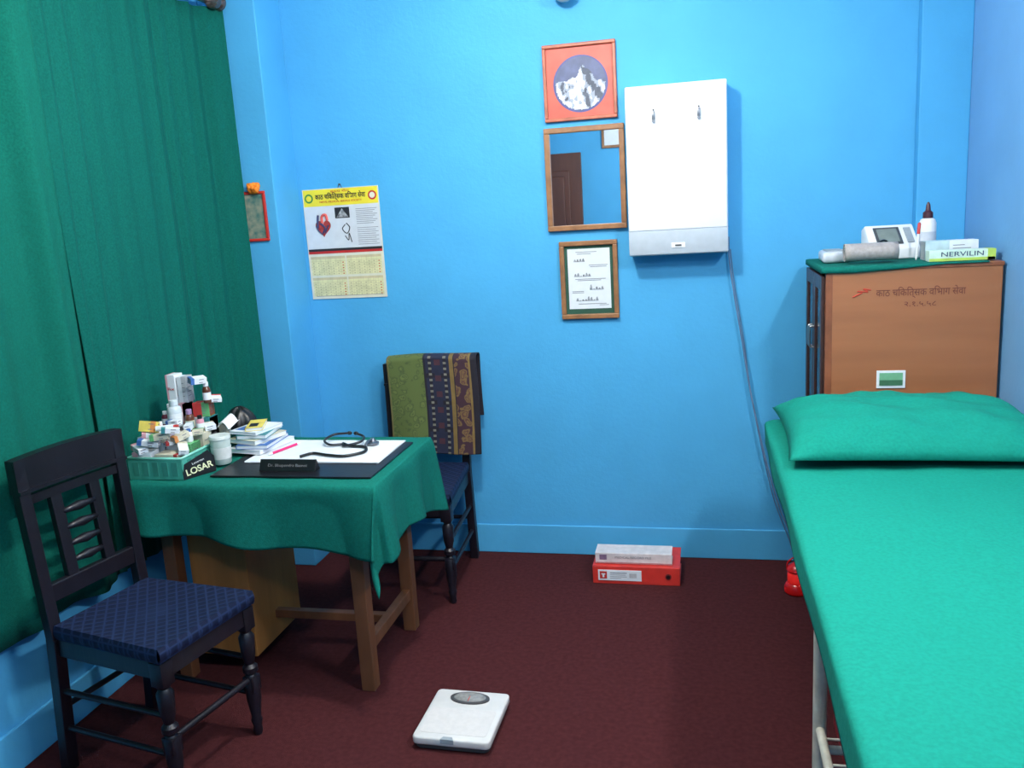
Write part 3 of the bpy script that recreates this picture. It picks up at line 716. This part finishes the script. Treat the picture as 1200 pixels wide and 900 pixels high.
T = thing('advertising_card', 'black promotional card leaning on the mint tray', 'card', (-1.65, 2.43, Z0))
b = bmesh.new(); M = Matrix.Translation((-1.642, 2.436, Z0)) @ Matrix.Rotation(math.radians(64), 4, 'Z') @ Matrix.Rotation(-.15, 4, 'X')
prism(b, [(-.060, 0), (.060, 0), (.062, .052), (.042, .076), (-.05, .050), (-.060, .042)], -.001, .001, 0, 0, M @ Matrix.Rotation(math.pi/2, 4, 'X'))
part(T, 'card_sheet', b, BLACK)
E = (M @ Matrix.Translation((0, -.0022, .024)) @ Matrix.Rotation(math.pi/2, 4, 'X') @ Matrix.Rotation(.1, 4, 'Z'))
text(T, 'LOSAR', .030, tuple(E.translation), tuple(E.to_euler()), mat('pale_yellow_ink', (225, 225, 180), .5), wmax=.10, bold=.0005)
E = (M @ Matrix.Translation((0.0, -.0022, .048)) @ Matrix.Rotation(math.pi/2, 4, 'X') @ Matrix.Rotation(.15, 4, 'Z'))
text(T, 'Losartan', .010, tuple(E.translation), tuple(E.to_euler()), WHITE, wmax=.045)

# medicines pile
ZB = Z0+.004
HM = []
def box(c, s, r, m, label, m2=None, band=(0, .3), txt=None, tm=None, euler=None):
    HM.append((c[0]-s[0]/2, c[0]+s[0]/2, c[1]-s[1]/2, c[1]+s[1]/2, c[2]+s[2]))
    return medbox('medicine_box', c, s, r, m, label, m2, txt, tm, band, .014, s[0]*.7 if txt else None, euler)
box((-1.825, 2.42, ZB), (.068, .05, .085), .05, PAPER, 'white medicine carton with pink print in the tray', PKC, (0, .3), 'Calcium', INKR)
box((-1.735, 2.425, ZB), (.085, .055, .078), -.04, BEI, 'beige medicine carton in the tray', RDC, (.85, 1), 'Zifam', INKR)
box((-1.825, 2.488, ZB), (.07, .055, .105), .03, PAPER, 'white medicine carton in the tray', TEAL, (0, .2))
box((-1.735, 2.50, ZB), (.09, .06, .092), .02, PAPER, 'white medicine carton with green print', GPR, (.7, 1), 'Amlod', INK)
box((-1.825, 2.565, ZB), (.07, .07, .13), -.02, PAPER, 'white medicine carton with pink end in the tray', PKC, (.7, 1))
box((-1.735, 2.575, ZB), (.09, .06, .11), .04, BEI, 'cream medicine carton in the crowded tray', TEAL, (0, .15))
box((-1.830, 2.65, ZB), (.06, .07, .20), 0, PAPER, 'tall white medicine carton in the tray', PKC, (.75, 1))
box((-1.840, 2.65, ZB+.2015), (.036, .05, .10), 0, PAPER, 'small white carton with pink print stacked on top', PKC, (0, .2), 'Rx', INKR)
box((-1.801, 2.652, ZB+.2015), (.034, .045, .092), .05, PAPER, 'small white carton stacked on top of the pile', mat('grey_card', (190, 190, 194), .5), (.5, 1))
box((-1.745, 2.66, ZB), (.07, .055, .145), 0, mat('grey_white_card', (186, 192, 196), .5), 'pale grey medicine carton in the tray', TEAL, (.7, 1))
box((-1.745, 2.66, ZB+.1465), (.062, .04, .05), .1, RDC, 'red and green medicine carton on the pile', GPR, (.55, 1))
box((-1.696, 2.70, ZB), (.03, .03, .11), 0, BEI, 'cream medicine carton at the edge of the tray')
def top(x, y, r):
    z = ZB
    for a in HM:
        if a[0]-r < x < a[1]+r and a[2]-r < y < a[3]+r: z = max(z, a[4])
    return z+.001
def bottle(c, r, h, m, mc, label, tilt=0, lab=None):
    z = top(c[0], c[1], r*.6)
    HM.append((c[0]-r, c[0]+r, c[1]-r, c[1]+r, z+h))
    T = thing('medicine_bottle', label, 'bottle', (c[0], c[1], z)); T.rotation_euler = (tilt, tilt*.5, 0)
    b = bmesh.new(); lathe(b, [(r*.9, 0), (r, .003), (r, h*.62), (r*.85, h*.72), (r*.5, h*.78), (r*.5, h*.8)], seg=20); part(T, 'bottle_body', b, m, 40, world=False)
    b = bmesh.new(); lathe(b, [(r*.62, h*.78), (r*.62, h*.98), (r*.5, h)], seg=20); part(T, 'cap', b, mc, 40, world=False)
    b = bmesh.new(); lathe(b, [(r*1.02, h*.15), (r*1.02, h*.5)], seg=20); part(T, 'paper_label', b, lab or PAPER, 40, world=False)
AMB = mat('amber_glass', (90, 54, 38), .15); CLR = mat('clear_plastic', (196, 206, 210), .12)
bottle((-1.815, 2.50), .015, .058, AMB, WHITE, 'small amber medicine bottle with white cap on the pile')
bottle((-1.760, 2.51), .013, .050, mat('white_tub', (215, 215, 210), .4), PKC, 'small white bottle with pink cap on the pile', lab=PKC)
bottle((-1.800, 2.57), .025, .095, CLR, CLR, 'clear plastic bottle among cartons on the pile', lab=mat('milky_label', (216, 220, 222), .4))
bottle((-1.752, 2.58), .016, .078, AMB, mat('lilac_cap', (150, 120, 160), .4), 'amber syrup bottle with lilac cap on the pile', lab=BEI)
bottle((-1.716, 2.585), .013, .055, mat('pink_tub', (205, 140, 155), .4), BLACK, 'small pink bottle with black cap')
bottle((-1.712, 2.505), .012, .045, WHITE, mat('blue_cap', (60, 110, 180), .4), 'tiny white bottle with blue cap')
bottle((-1.847, 2.58), .012, .052, mat('maroon_tub', (120, 40, 60), .4), WHITE, 'small maroon bottle with white cap')
bottle((-1.715, 2.645), .014, .075, AMB, WHITE, 'slim amber bottle with white cap at the pile edge', lab=PAPER)
random.seed(33)
cols = [(PAPER, PKC, 'white and pink'), (PAPER, TEAL, 'white and teal'), (BEI, ORC, 'cream and orange'), (PAPER, BPR, 'white and blue'), (PAPER, BEI, 'white and cream'), (PAPER, RDC, 'white and red'), (BEI, GPR, 'cream and green'), (mat('grey_lilac_card', (186, 176, 196), .5), PAPER, 'lilac and white')]
spots = [(-1.838, 2.41), (-1.80, 2.405), (-1.755, 2.41), (-1.715, 2.41), (-1.70, 2.44), (-1.84, 2.455), (-1.785, 2.45), (-1.745, 2.455), (-1.845, 2.53), (-1.78, 2.53), (-1.70, 2.54), (-1.735, 2.545), (-1.70, 2.61), (-1.77, 2.47), (-1.72, 2.47), (-1.705, 2.68), (-1.81, 2.44), (-1.73, 2.62)]
for i, (x, y) in enumerate(spots):
    m, m2, cn = cols[(i*3) % len(cols)]
    s = (.044+.026*random.random(), .022+.018*random.random(), .011+.011*random.random())
    z = top(x, y, .012)
    rz = random.uniform(-1.2, 1.2)
    medbox('medicine_box', (x, y, z), s, rz, m, 'small %s medicine carton tossed on the pile' % cn, m2, band=(.0, .22), euler=(random.uniform(-.2, .25), random.uniform(-.22, .22), rz))
    HM.append((x-s[0]/2, x+s[0]/2, y-s[1]/2, y+s[1]/2, z+s[2]))
def tubeitem(p0, p1, r, m, mc, label):
    z = max(top(p0[0], p0[1], .01), top(p1[0], p1[1], .01))+r
    p0 = Vector((p0[0], p0[1], z)); p1 = Vector((p1[0], p1[1], z+.004)); T = thing('medicine_tube', label, 'tube', tuple(p0))
    b = bmesh.new(); cyl(b, p0, p0.lerp(p1, .8), r); part(T, 'tube_body', b, m, 40)
    b = bmesh.new(); cyl(b, p0.lerp(p1, .8), p1, r*.7); part(T, 'cap', b, mc, 40)
tubeitem((-1.78, 2.43), (-1.71, 2.45), .009, PAPER, RDC, 'white ointment tube with red cap on the pile')
tubeitem((-1.845, 2.50), (-1.79, 2.475), .009, PKC, WHITE, 'pink ointment tube with white cap on the pile')
zt = top(-1.81, 2.43, .02)
medbox('medicine_box', (-1.81, 2.43, zt), (.062, .02, .036), .2, YPR, 'yellow medicine carton leaning on the pile', ORC, None, None, (.62, .9), euler=(-.3, 0.12, .2))
# folded leaflet sticking out
b = bmesh.new()
grid(b, lambda u, v: (-1.70+.05*u+.01*v, 2.66+.05*v, Z0+.095+.03*abs(math.sin(3*u+.4))+.02*v), 8, 6)
o = mkobj('paper_leaflet', b, PAPER, loc=(-1.68, 2.68, Z0+.1)); solidify(o, .0008); o['label'] = 'folded white medicine leaflet sticking out of the tray'; o['category'] = 'leaflet'
b = bmesh.new()
def fn(u, v):
    th = u*2*math.pi; ph = (v-.5)*math.pi
    r = 1+.1*math.sin(4*th+3*v)+.06*math.sin(9*th)
    return (-1.70+.060*r*math.cos(ph)*math.cos(th), 2.818+.055*r*math.cos(ph)*math.sin(th), Z0+.072+.07*math.sin(ph)*(1+.08*math.sin(5*th)))
grid(b, fn, 36, 18); bmesh.ops.remove_doubles(b, verts=b.verts, dist=.0005)
o = mkobj('black_pouch', b, BLACK, loc=(-1.70, 2.818, Z0), smooth=True); o['label'] = 'small crumpled black pouch behind the medicine tray'; o['category'] = 'pouch'
T = thing('plastic_jar', 'translucent white plastic jar with lid on the desk', 'jar', (-1.630, 2.555, Z0))
b = bmesh.new(); lathe(b, [(.028, 0), (.031, .004), (.034, .085), (.032, .09)], c=(-1.630, 2.555, Z0+.0065)); part(T, 'jar_body', b, mat('frosted_plastic', (176, 188, 182), .25), 40)
b = bmesh.new(); lathe(b, [(.036, .088), (.036, .097), (.034, .100)], c=(-1.630, 2.555, Z0+.0065)); part(T, 'lid', b, mat('frosted_lid', (204, 210, 204), .3), 40)
b = bmesh.new(); lathe(b, [(.0325, .02), (.0342, .06)], c=(-1.630, 2.555, Z0+.0065)); part(T, 'paper_label', b, mat('jar_label', (208, 210, 206), .6), 40)
zz = Z2+.002
for i, (w, d, h, m, m2, lab, dx, r) in enumerate([(.14, .20, .016, PAPER, INK, 'white booklet with black print at the bottom of the stack', .0, -.18), (.12, .18, .014, BPR, PAPER, 'blue booklet in the stack', .008, .05), (.13, .16, .016, BEI, ORC, 'cream booklet in the stack', -.008, -.28), (.11, .165, .015, TEAL, PAPER, 'teal booklet in the stack', -.004, .12), (.12, .15, .011, PAPER, BPR, 'white and blue carton near the stack top', -.012, -.2), (.06, .13, .012, YPR, INK, 'small yellow carton on top of the stack', -.008, .35)]):
    T = thing('booklet', lab, 'booklet', (-1.578+dx, 2.735+.006*math.cos(i*2), zz), r)
    b = bmesh.new(); bx(b, -w/2, w/2, -d/2, d/2, 0, .0015, .0005); bx(b, -w/2, w/2, -d/2, d/2, h-.0015, h, .0005); bx(b, -w/2, -w/2+.002, -d/2, d/2, 0, h, .0005); part(T, 'cover', b, m, world=False)
    b = bmesh.new(); bx(b, -w/2+.003, w/2-.002, -d/2+.002, d/2-.002, .0016, h-.0016); part(T, 'pages', b, PAPER, world=False)
    b = bmesh.new(); bx(b, -w/2+.01, w/2-.02, -d/2+.02, -d/2+.07, h, h+.0004); part(T, 'printed_band', b, m2, world=False)
    zz += h+.001

# ---------------------------------------------------------------- chairs
SEATM = bpy.data.materials.new('woven_navy_seat'); SEATM.use_nodes = True
nt = SEATM.node_tree; pb = nt.nodes['Principled BSDF']; pb.inputs['Roughness'].default_value = .65; pb.inputs['Specular IOR Level'].default_value = .25
tc = nt.nodes.new('ShaderNodeTexCoord'); mp = nt.nodes.new('ShaderNodeMapping'); mp.inputs['Rotation'].default_value = (0, 0, math.radians(45))
vr = nt.nodes.new('ShaderNodeTexVoronoi'); vr.distance = 'CHEBYCHEV'; vr.inputs['Scale'].default_value = 36; vr.inputs['Randomness'].default_value = 0.04
cr = nt.nodes.new('ShaderNodeValToRGB'); cr.color_ramp.elements[0].position = .34; cr.color_ramp.elements[0].color = lin((12, 22, 50)); cr.color_ramp.elements[1].position = .48; cr.color_ramp.elements[1].color = lin((30, 46, 80))
nt.links.new(tc.outputs['Object'], mp.inputs[0]); nt.links.new(mp.outputs[0], vr.inputs['Vector']); nt.links.new(vr.outputs['Distance'], cr.inputs[0]); nt.links.new(cr.outputs[0], pb.inputs['Base Color'])
bp = nt.nodes.new('ShaderNodeBump'); bp.inputs['Strength'].default_value = .5; bp.inputs['Distance'].default_value = .004; nt.links.new(vr.outputs['Distance'], bp.inputs['Height']); nt.links.new(bp.outputs[0], pb.inputs['Normal'])

def chair(loc, rot, label, wf=.43, wb=.35, dp=.46, hb=.955):
    T = thing('dining_chair', label, 'chair', loc, rot)
    f, bk = -dp/2, dp/2; sz = .46; dz = hb-.955
    # woven seat: slightly sagging webbing wrapped round the frame
    b = bmesh.new()
    def hw(y): return (wf/2)*(1-(y-f)/(dp-.02))+(wb/2)*((y-f)/(dp-.02))
    def top_(u, v):
        y = f+v*(dp-.02); a = 2*u-1; sag = .010*(1-a*a)*(1-(2*v-1)**2)
        return (a*hw(y), y, sz+.012-sag)
    grid(b, top_, 24, 24)
    def side(u, v, k):
        w = u
        if k == 0: p = top_(w, 0)
        elif k == 1: p = top_(1, w)
        elif k == 2: p = top_(1-w, 1)
        else: p = top_(0, 1-w)
        bulge = .006*math.sin(math.pi*v)
        dx = {0: (0, -1), 1: (1, 0), 2: (0, 1), 3: (-1, 0)}[k]
        return (p[0]+dx[0]*bulge, p[1]+dx[1]*bulge, p[2]-v*.042)
    for k in range(4): grid(b, lambda u, v, k=k: side(u, v, k), 24, 5)
    bmesh.ops.remove_doubles(b, verts=b.verts, dist=.0004)
    b.faces.new([b.verts.new(p) for p in ((-wf/2+.002, f+.002, sz-.03), (wf/2-.002, f+.002, sz-.03), (wb/2-.002, bk-.022, sz-.03), (-wb/2+.002, bk-.022, sz-.03))])
    bmesh.ops.recalc_face_normals(b, faces=b.faces)
    part(T, 'seat', b, SEATM, 50, world=False)
    b = bmesh.new()
    z0, z1 = sz-.085, sz-.030
    bx(b, -wf/2+.01, wf/2-.01, f+.006, f+.032, z0, z1, .002); bx(b, -wb/2+.01, wb/2-.01, bk-.03, bk-.01, z0, z1, .002)
    for s in (-1, 1):
        p0 = Vector((s*(wf/2-.018), f+.02, (z0+z1)/2)); p1 = Vector((s*(wb/2-.012), bk-.02, (z0+z1)/2))
        v = p1-p0; ang = math.atan2(v.y, v.x); M = Matrix.Translation((p0+p1)/2) @ Matrix.Rotation(ang, 4, 'Z')
        bx(b, -v.length/2, v.length/2, -.011, .011, -.027, .027, .002, 0, M)
    part(T, 'seat_frame', b, DARKW, world=False)
    prof = [(.011, 0), (.015, .012), (.013, .03), (.018, .05), (.014, .06), (.022, .12), (.023, .19), (.014, .205), (.023, .215), (.023, .23), (.014, .24), (.021, .27), (.024, .33), (.015, .345), (.022, .355), (.022, .415)]
    for s in (-1, 1):
        b = bmesh.new(); lathe(b, prof, c=(s*(wf/2-.024), f+.024, 0), seg=16); bx(b, s*(wf/2-.024)-.022, s*(wf/2-.024)+.022, f+.002, f+.046, .355, .425, .002); bx(b, s*(wf/2-.024)-.019, s*(wf/2-.024)+.019, f+.005, f+.043, .15, .20, .002)
        part(T, 'front_leg', b, DARKW, 40, world=False)
        b = bmesh.new(); xs = s*(wb/2-.008)
        beam(b, (xs, bk+.03, 0), (xs, bk-.005, sz-.03), .036, .036); beam(b, (xs, bk-.005, sz-.05), (xs*1.03, bk+.028, hb), .036, .032)
        part(T, 'back_leg', b, DARKW, world=False)
    def yb(z): return bk-.005+.033*(z-(sz-.05))/(hb-sz+.05)
    b = bmesh.new()
    n = 14
    def crest(zl, zh, th, bow, arch=.006):
        t = bmesh.new(); V = []
        for i in range(n+1):
            a = 2*i/n-1; x = a*(wb/2+.014); y = yb((zl+zh)/2)+bow*(1-a*a); tp = zh+arch*(1-a*a)
            V.append([t.verts.new((x, y-th/2, zl)), t.verts.new((x, y-th/2, tp)), t.verts.new((x, y+th/2, tp)), t.verts.new((x, y+th/2, zl))])
        for i in range(n):
            for k in range(4): t.faces.new((V[i][k], V[i][(k+1) % 4], V[i+1][(k+1) % 4], V[i+1][k]))
        t.faces.new(V[0]); t.faces.new(V[-1][::-1]); bmesh.ops.recalc_face_normals(t, faces=t.faces); merge(b, t, 0)
    crest(.872+dz, hb+.004, .036, .010); crest(.862+dz, .872+dz, .044, .010, 0); crest(.826+dz, .852+dz, .024, .008, 0)
    part(T, 'crest_rail', b, DARKW, world=False)
    b = bmesh.new(); bx(b, -wb/2, wb/2, yb(.56)-.012, yb(.56)+.012, .53, .585, .004)
    part(T, 'lower_back_rail', b, DARKW, world=False)
    b = bmesh.new()
    for s in (-1, 1): beam(b, (s*.066, yb(.58), .57), (s*.066, yb(.84+dz)+.008, .84+dz), .036, .022)
    part(T, 'back_splat', b, DARKW, world=False)
    for k in range(4):
        z = .622+k*.050+dz*.5
        b = bmesh.new(); lathe(b, [(.008, -.055), (.010, -.03), (.015, 0), (.010, .03), (.008, .055)], M=Matrix.Translation((0, yb(z), z)) @ Matrix.Rotation(math.pi/2, 4, 'Y'), seg=12)
        part(T, 'splat_rung', b, DARKW, True, world=False)
    b = bmesh.new()
    for s in (-1, 1):
        for z in (.14, .26):
            cyl(b, (s*(wf/2-.024), f+.024, z), (s*(wb/2-.008), bk+.02, z), .009, seg=12)
    cyl(b, (-(wf/2-.024), f+.024, .19), ((wf/2-.024), f+.024, .19), .010, seg=12); cyl(b, (-(wb/2-.01), bk+.02, .2), ((wb/2-.01), bk+.02, .2), .009, seg=12)
    part(T, 'leg_stretchers', b, DARKW, 40, world=False)
    return T
chair((-1.594, 2.035, 0), math.radians(79), 'dark wooden chair with ladder splat and navy woven seat', wf=.375, wb=.34, dp=.43)
chair((-1.20, 3.30, 0), math.radians(2), 'dark wooden chair with a patterned cloth over its back', wf=.41, hb=.915)

# towel over chair back
b = bmesh.new()
tx0, tx1 = -1.368, -.958; yfr, ybk = 3.488, 3.582
def fn(u, v):
    x = tx0+(tx1-tx0)*u
    L1, L2, L3 = .425, .06, .27; s = v*(L1+L2+L3)
    wob = .005*math.sin(12*u+2)*(1-min(1, s/.4))
    if s < L1: y = yfr+wob+.016*(s/L1)-.003*math.sin(9*u); z = .515+s
    elif s < L1+L2:
        a = (s-L1)/L2*math.pi; y = yfr+.016+.039*(1-math.cos(a)); z = .940+.018*math.sin(a)
    else: y = ybk; z = .940-(s-L1-L2)
    z += .010*(u-.5) + .004*math.sin(5*u)
    return (x+.004*math.sin(6*v), min(y, 3.622), z)
def tm(u, v):
    j = int(v*150)
    if u < .025: return 3
    if u < .41: return 0
    if u < .43: return 2
    if u < .74:
        k = int((u-.43)/.31*9)
        if k in (1, 6): return 4 if (j % 5) < 2 else 2
        if k in (3, 4): return 1 if (j % 14) < 9 else 5
        if k == 8: return 6
        return 1 if (j % 24) < 20 else 2
    if u < .76: return 2
    if u < .91: return 7
    if u < .93: return 6
    return 2
grid(b, fn, 90, 150, mfn=tm)
def paisley(name, bg, fg, line, sc):
    m = bpy.data.materials.new(name); m.use_nodes = True; nt = m.node_tree; pb = nt.nodes['Principled BSDF']; pb.inputs['Roughness'].default_value = .85
    tc = nt.nodes.new('ShaderNodeTexCoord'); ns = nt.nodes.new('ShaderNodeTexNoise'); ns.inputs['Scale'].default_value = sc*.8
    mx = nt.nodes.new('ShaderNodeVectorMath'); mx.operation = 'SCALE'; mx.inputs['Scale'].default_value = .06
    ad = nt.nodes.new('ShaderNodeVectorMath'); ad.operation = 'ADD'
    nt.links.new(tc.outputs['Object'], ns.inputs['Vector']); nt.links.new(ns.outputs['Color'], mx.inputs[0]); nt.links.new(mx.outputs[0], ad.inputs[0]); nt.links.new(tc.outputs['Object'], ad.inputs[1])
    vr = nt.nodes.new('ShaderNodeTexVoronoi'); vr.inputs['Scale'].default_value = sc; nt.links.new(ad.outputs[0], vr.inputs['Vector'])
    cr = nt.nodes.new('ShaderNodeValToRGB')
    e = cr.color_ramp.elements; e[0].position = 0; e[0].color = lin(fg); e[1].position = .18; e[1].color = lin(line)
    n = e.new(.26); n.color = lin(fg); n = e.new(.42); n.color = lin(line); n = e.new(.52); n.color = lin(bg)
    nt.links.new(vr.outputs['Distance'], cr.inputs[0]); nt.links.new(cr.outputs[0], pb.inputs['Base Color'])
    return m
MT = [paisley('olive_paisley', (88, 102, 52), (104, 116, 60), (70, 84, 46), 26), mat('towel_navy', (30, 34, 58), .8), mat('towel_black', (26, 22, 34), .8), mat('towel_gold', (112, 104, 62), .8), mat('towel_cream', (122, 118, 104), .8), mat('towel_maroon', (72, 38, 48), .8), mat('towel_ochre', (122, 98, 52), .8), paisley('maroon_paisley', (60, 34, 46), (84, 48, 48), (120, 96, 56), 26)]
o = mkobj('patterned_towel', b, MT, loc=(-1.153, 3.53, .51), smooth=True); solidify(o, .003)
o['label'] = 'green, black and maroon patterned woven cloth draped over a chair back'; o['category'] = 'towel'

# ---------------------------------------------------------------- lights
EM = mat('lit_bulb_glass', (255, 250, 240), .3, 0, emit=3)
def lamp(loc, P, rad, color, label):
    T = thing('ceiling_bulb', label, 'light bulb', (loc[0], loc[1], ZC))
    b = bmesh.new(); lathe(b, [(.05, 0), (.05, -.015), (.025, -.03), (.022, -.07)], c=(loc[0], loc[1], ZC)); part(T, 'holder', b, WHITE, 40)
    b = bmesh.new(); lathe(b, [(.02, -.07), (.03, -.09), (.034, -.11), (.02, -.135), (.004, -.14)], c=(loc[0], loc[1], ZC)); part(T, 'bulb', b, EM, True)
    L = bpy.data.lights.new('bulb_light', 'POINT'); L.energy = P; L.shadow_soft_size = rad; L.color = color
    o = bpy.data.objects.new('bulb_light', L); COL.objects.link(o); o.location = (loc[0], loc[1], ZC-.14-rad-.01)
lamp((-.55, 2.2), 84, .06, (1, .985, .95), 'lit white bulb on the ceiling above the desk side')
lamp((.0, .1), 40, .10, (1, .985, .95), 'added white fill bulb on the ceiling above the camera, out of view')  # invented fill bulb, added to flatten the light and brighten the mirrored wall
T = thing('tube_light', 'white fluorescent tube fitting high on the wall', 'tube light', (XR, 1.45, 2.35))
b = bmesh.new(); bx(b, XR-.05, XR, .95, 1.95, 2.37, 2.42, .004); part(T, 'housing', b, WHITE)
b = bmesh.new(); cyl(b, (XR-.06, .98, 2.35), (XR-.06, 1.92, 2.35), .014); part(T, 'tube', b, EM, 40)
L = bpy.data.lights.new('tube_area', 'AREA'); L.shape = 'RECTANGLE'; L.size = .5; L.size_y = .08; L.energy = 34; L.color = (.98, .99, 1)
o = bpy.data.objects.new('tube_area', L); COL.objects.link(o); o.location = (XR-.11, 1.45, 2.33)
o.rotation_euler = Vector((.75, -.15, .75)).to_track_quat('Z', 'Y').to_euler()

w = bpy.data.worlds.new('World'); scn.world = w; w.use_nodes = True
w.node_tree.nodes['Background'].inputs[0].default_value = (.5, .6, .8, 1); w.node_tree.nodes['Background'].inputs[1].default_value = .15

# groups for repeats
GR = {'medicine_box': 'medicine cartons', 'medicine_bottle': 'medicine bottles in the tray', 'medicine_tube': 'ointment tubes in the tray', 'booklet': 'stack of booklets on the desk', 'dining_chair': 'dark wooden chairs', 'ring_binder': 'binders on the carpet', 'curtain': 'green curtains', 'ceiling_bulb': 'ceiling bulbs'}
for ob in COL.objects:
    k = ob.name.split('.')[0]
    if ob.parent is None and k in GR: ob['group'] = GR[k]

# ---------------------------------------------------------------- camera
Yc = Vector((.222, -.215, 1)).normalized(); Dc = Vector((.06, 1, 0)); Dc.z = -(Dc.x*Yc.x+Dc.y*Yc.y)/Yc.z; Dc.normalize()
Xc = Dc.cross(Yc).normalized()
right = Vector((Xc.x, Yc.x, -Dc.x)); down = Vector((Xc.y, Yc.y, -Dc.y)); fwd = Vector((Xc.z, Yc.z, -Dc.z))
M = Matrix((right, -down, -fwd)).transposed().to_4x4(); M.translation = (0, 0, 1.55)
cam = bpy.data.cameras.new('Camera'); cam.sensor_width = 36; cam.lens = 36*1000/1200; cam.clip_start = .05
co = bpy.data.objects.new('Camera', cam); COL.objects.link(co); co.matrix_world = M
scn.camera = co
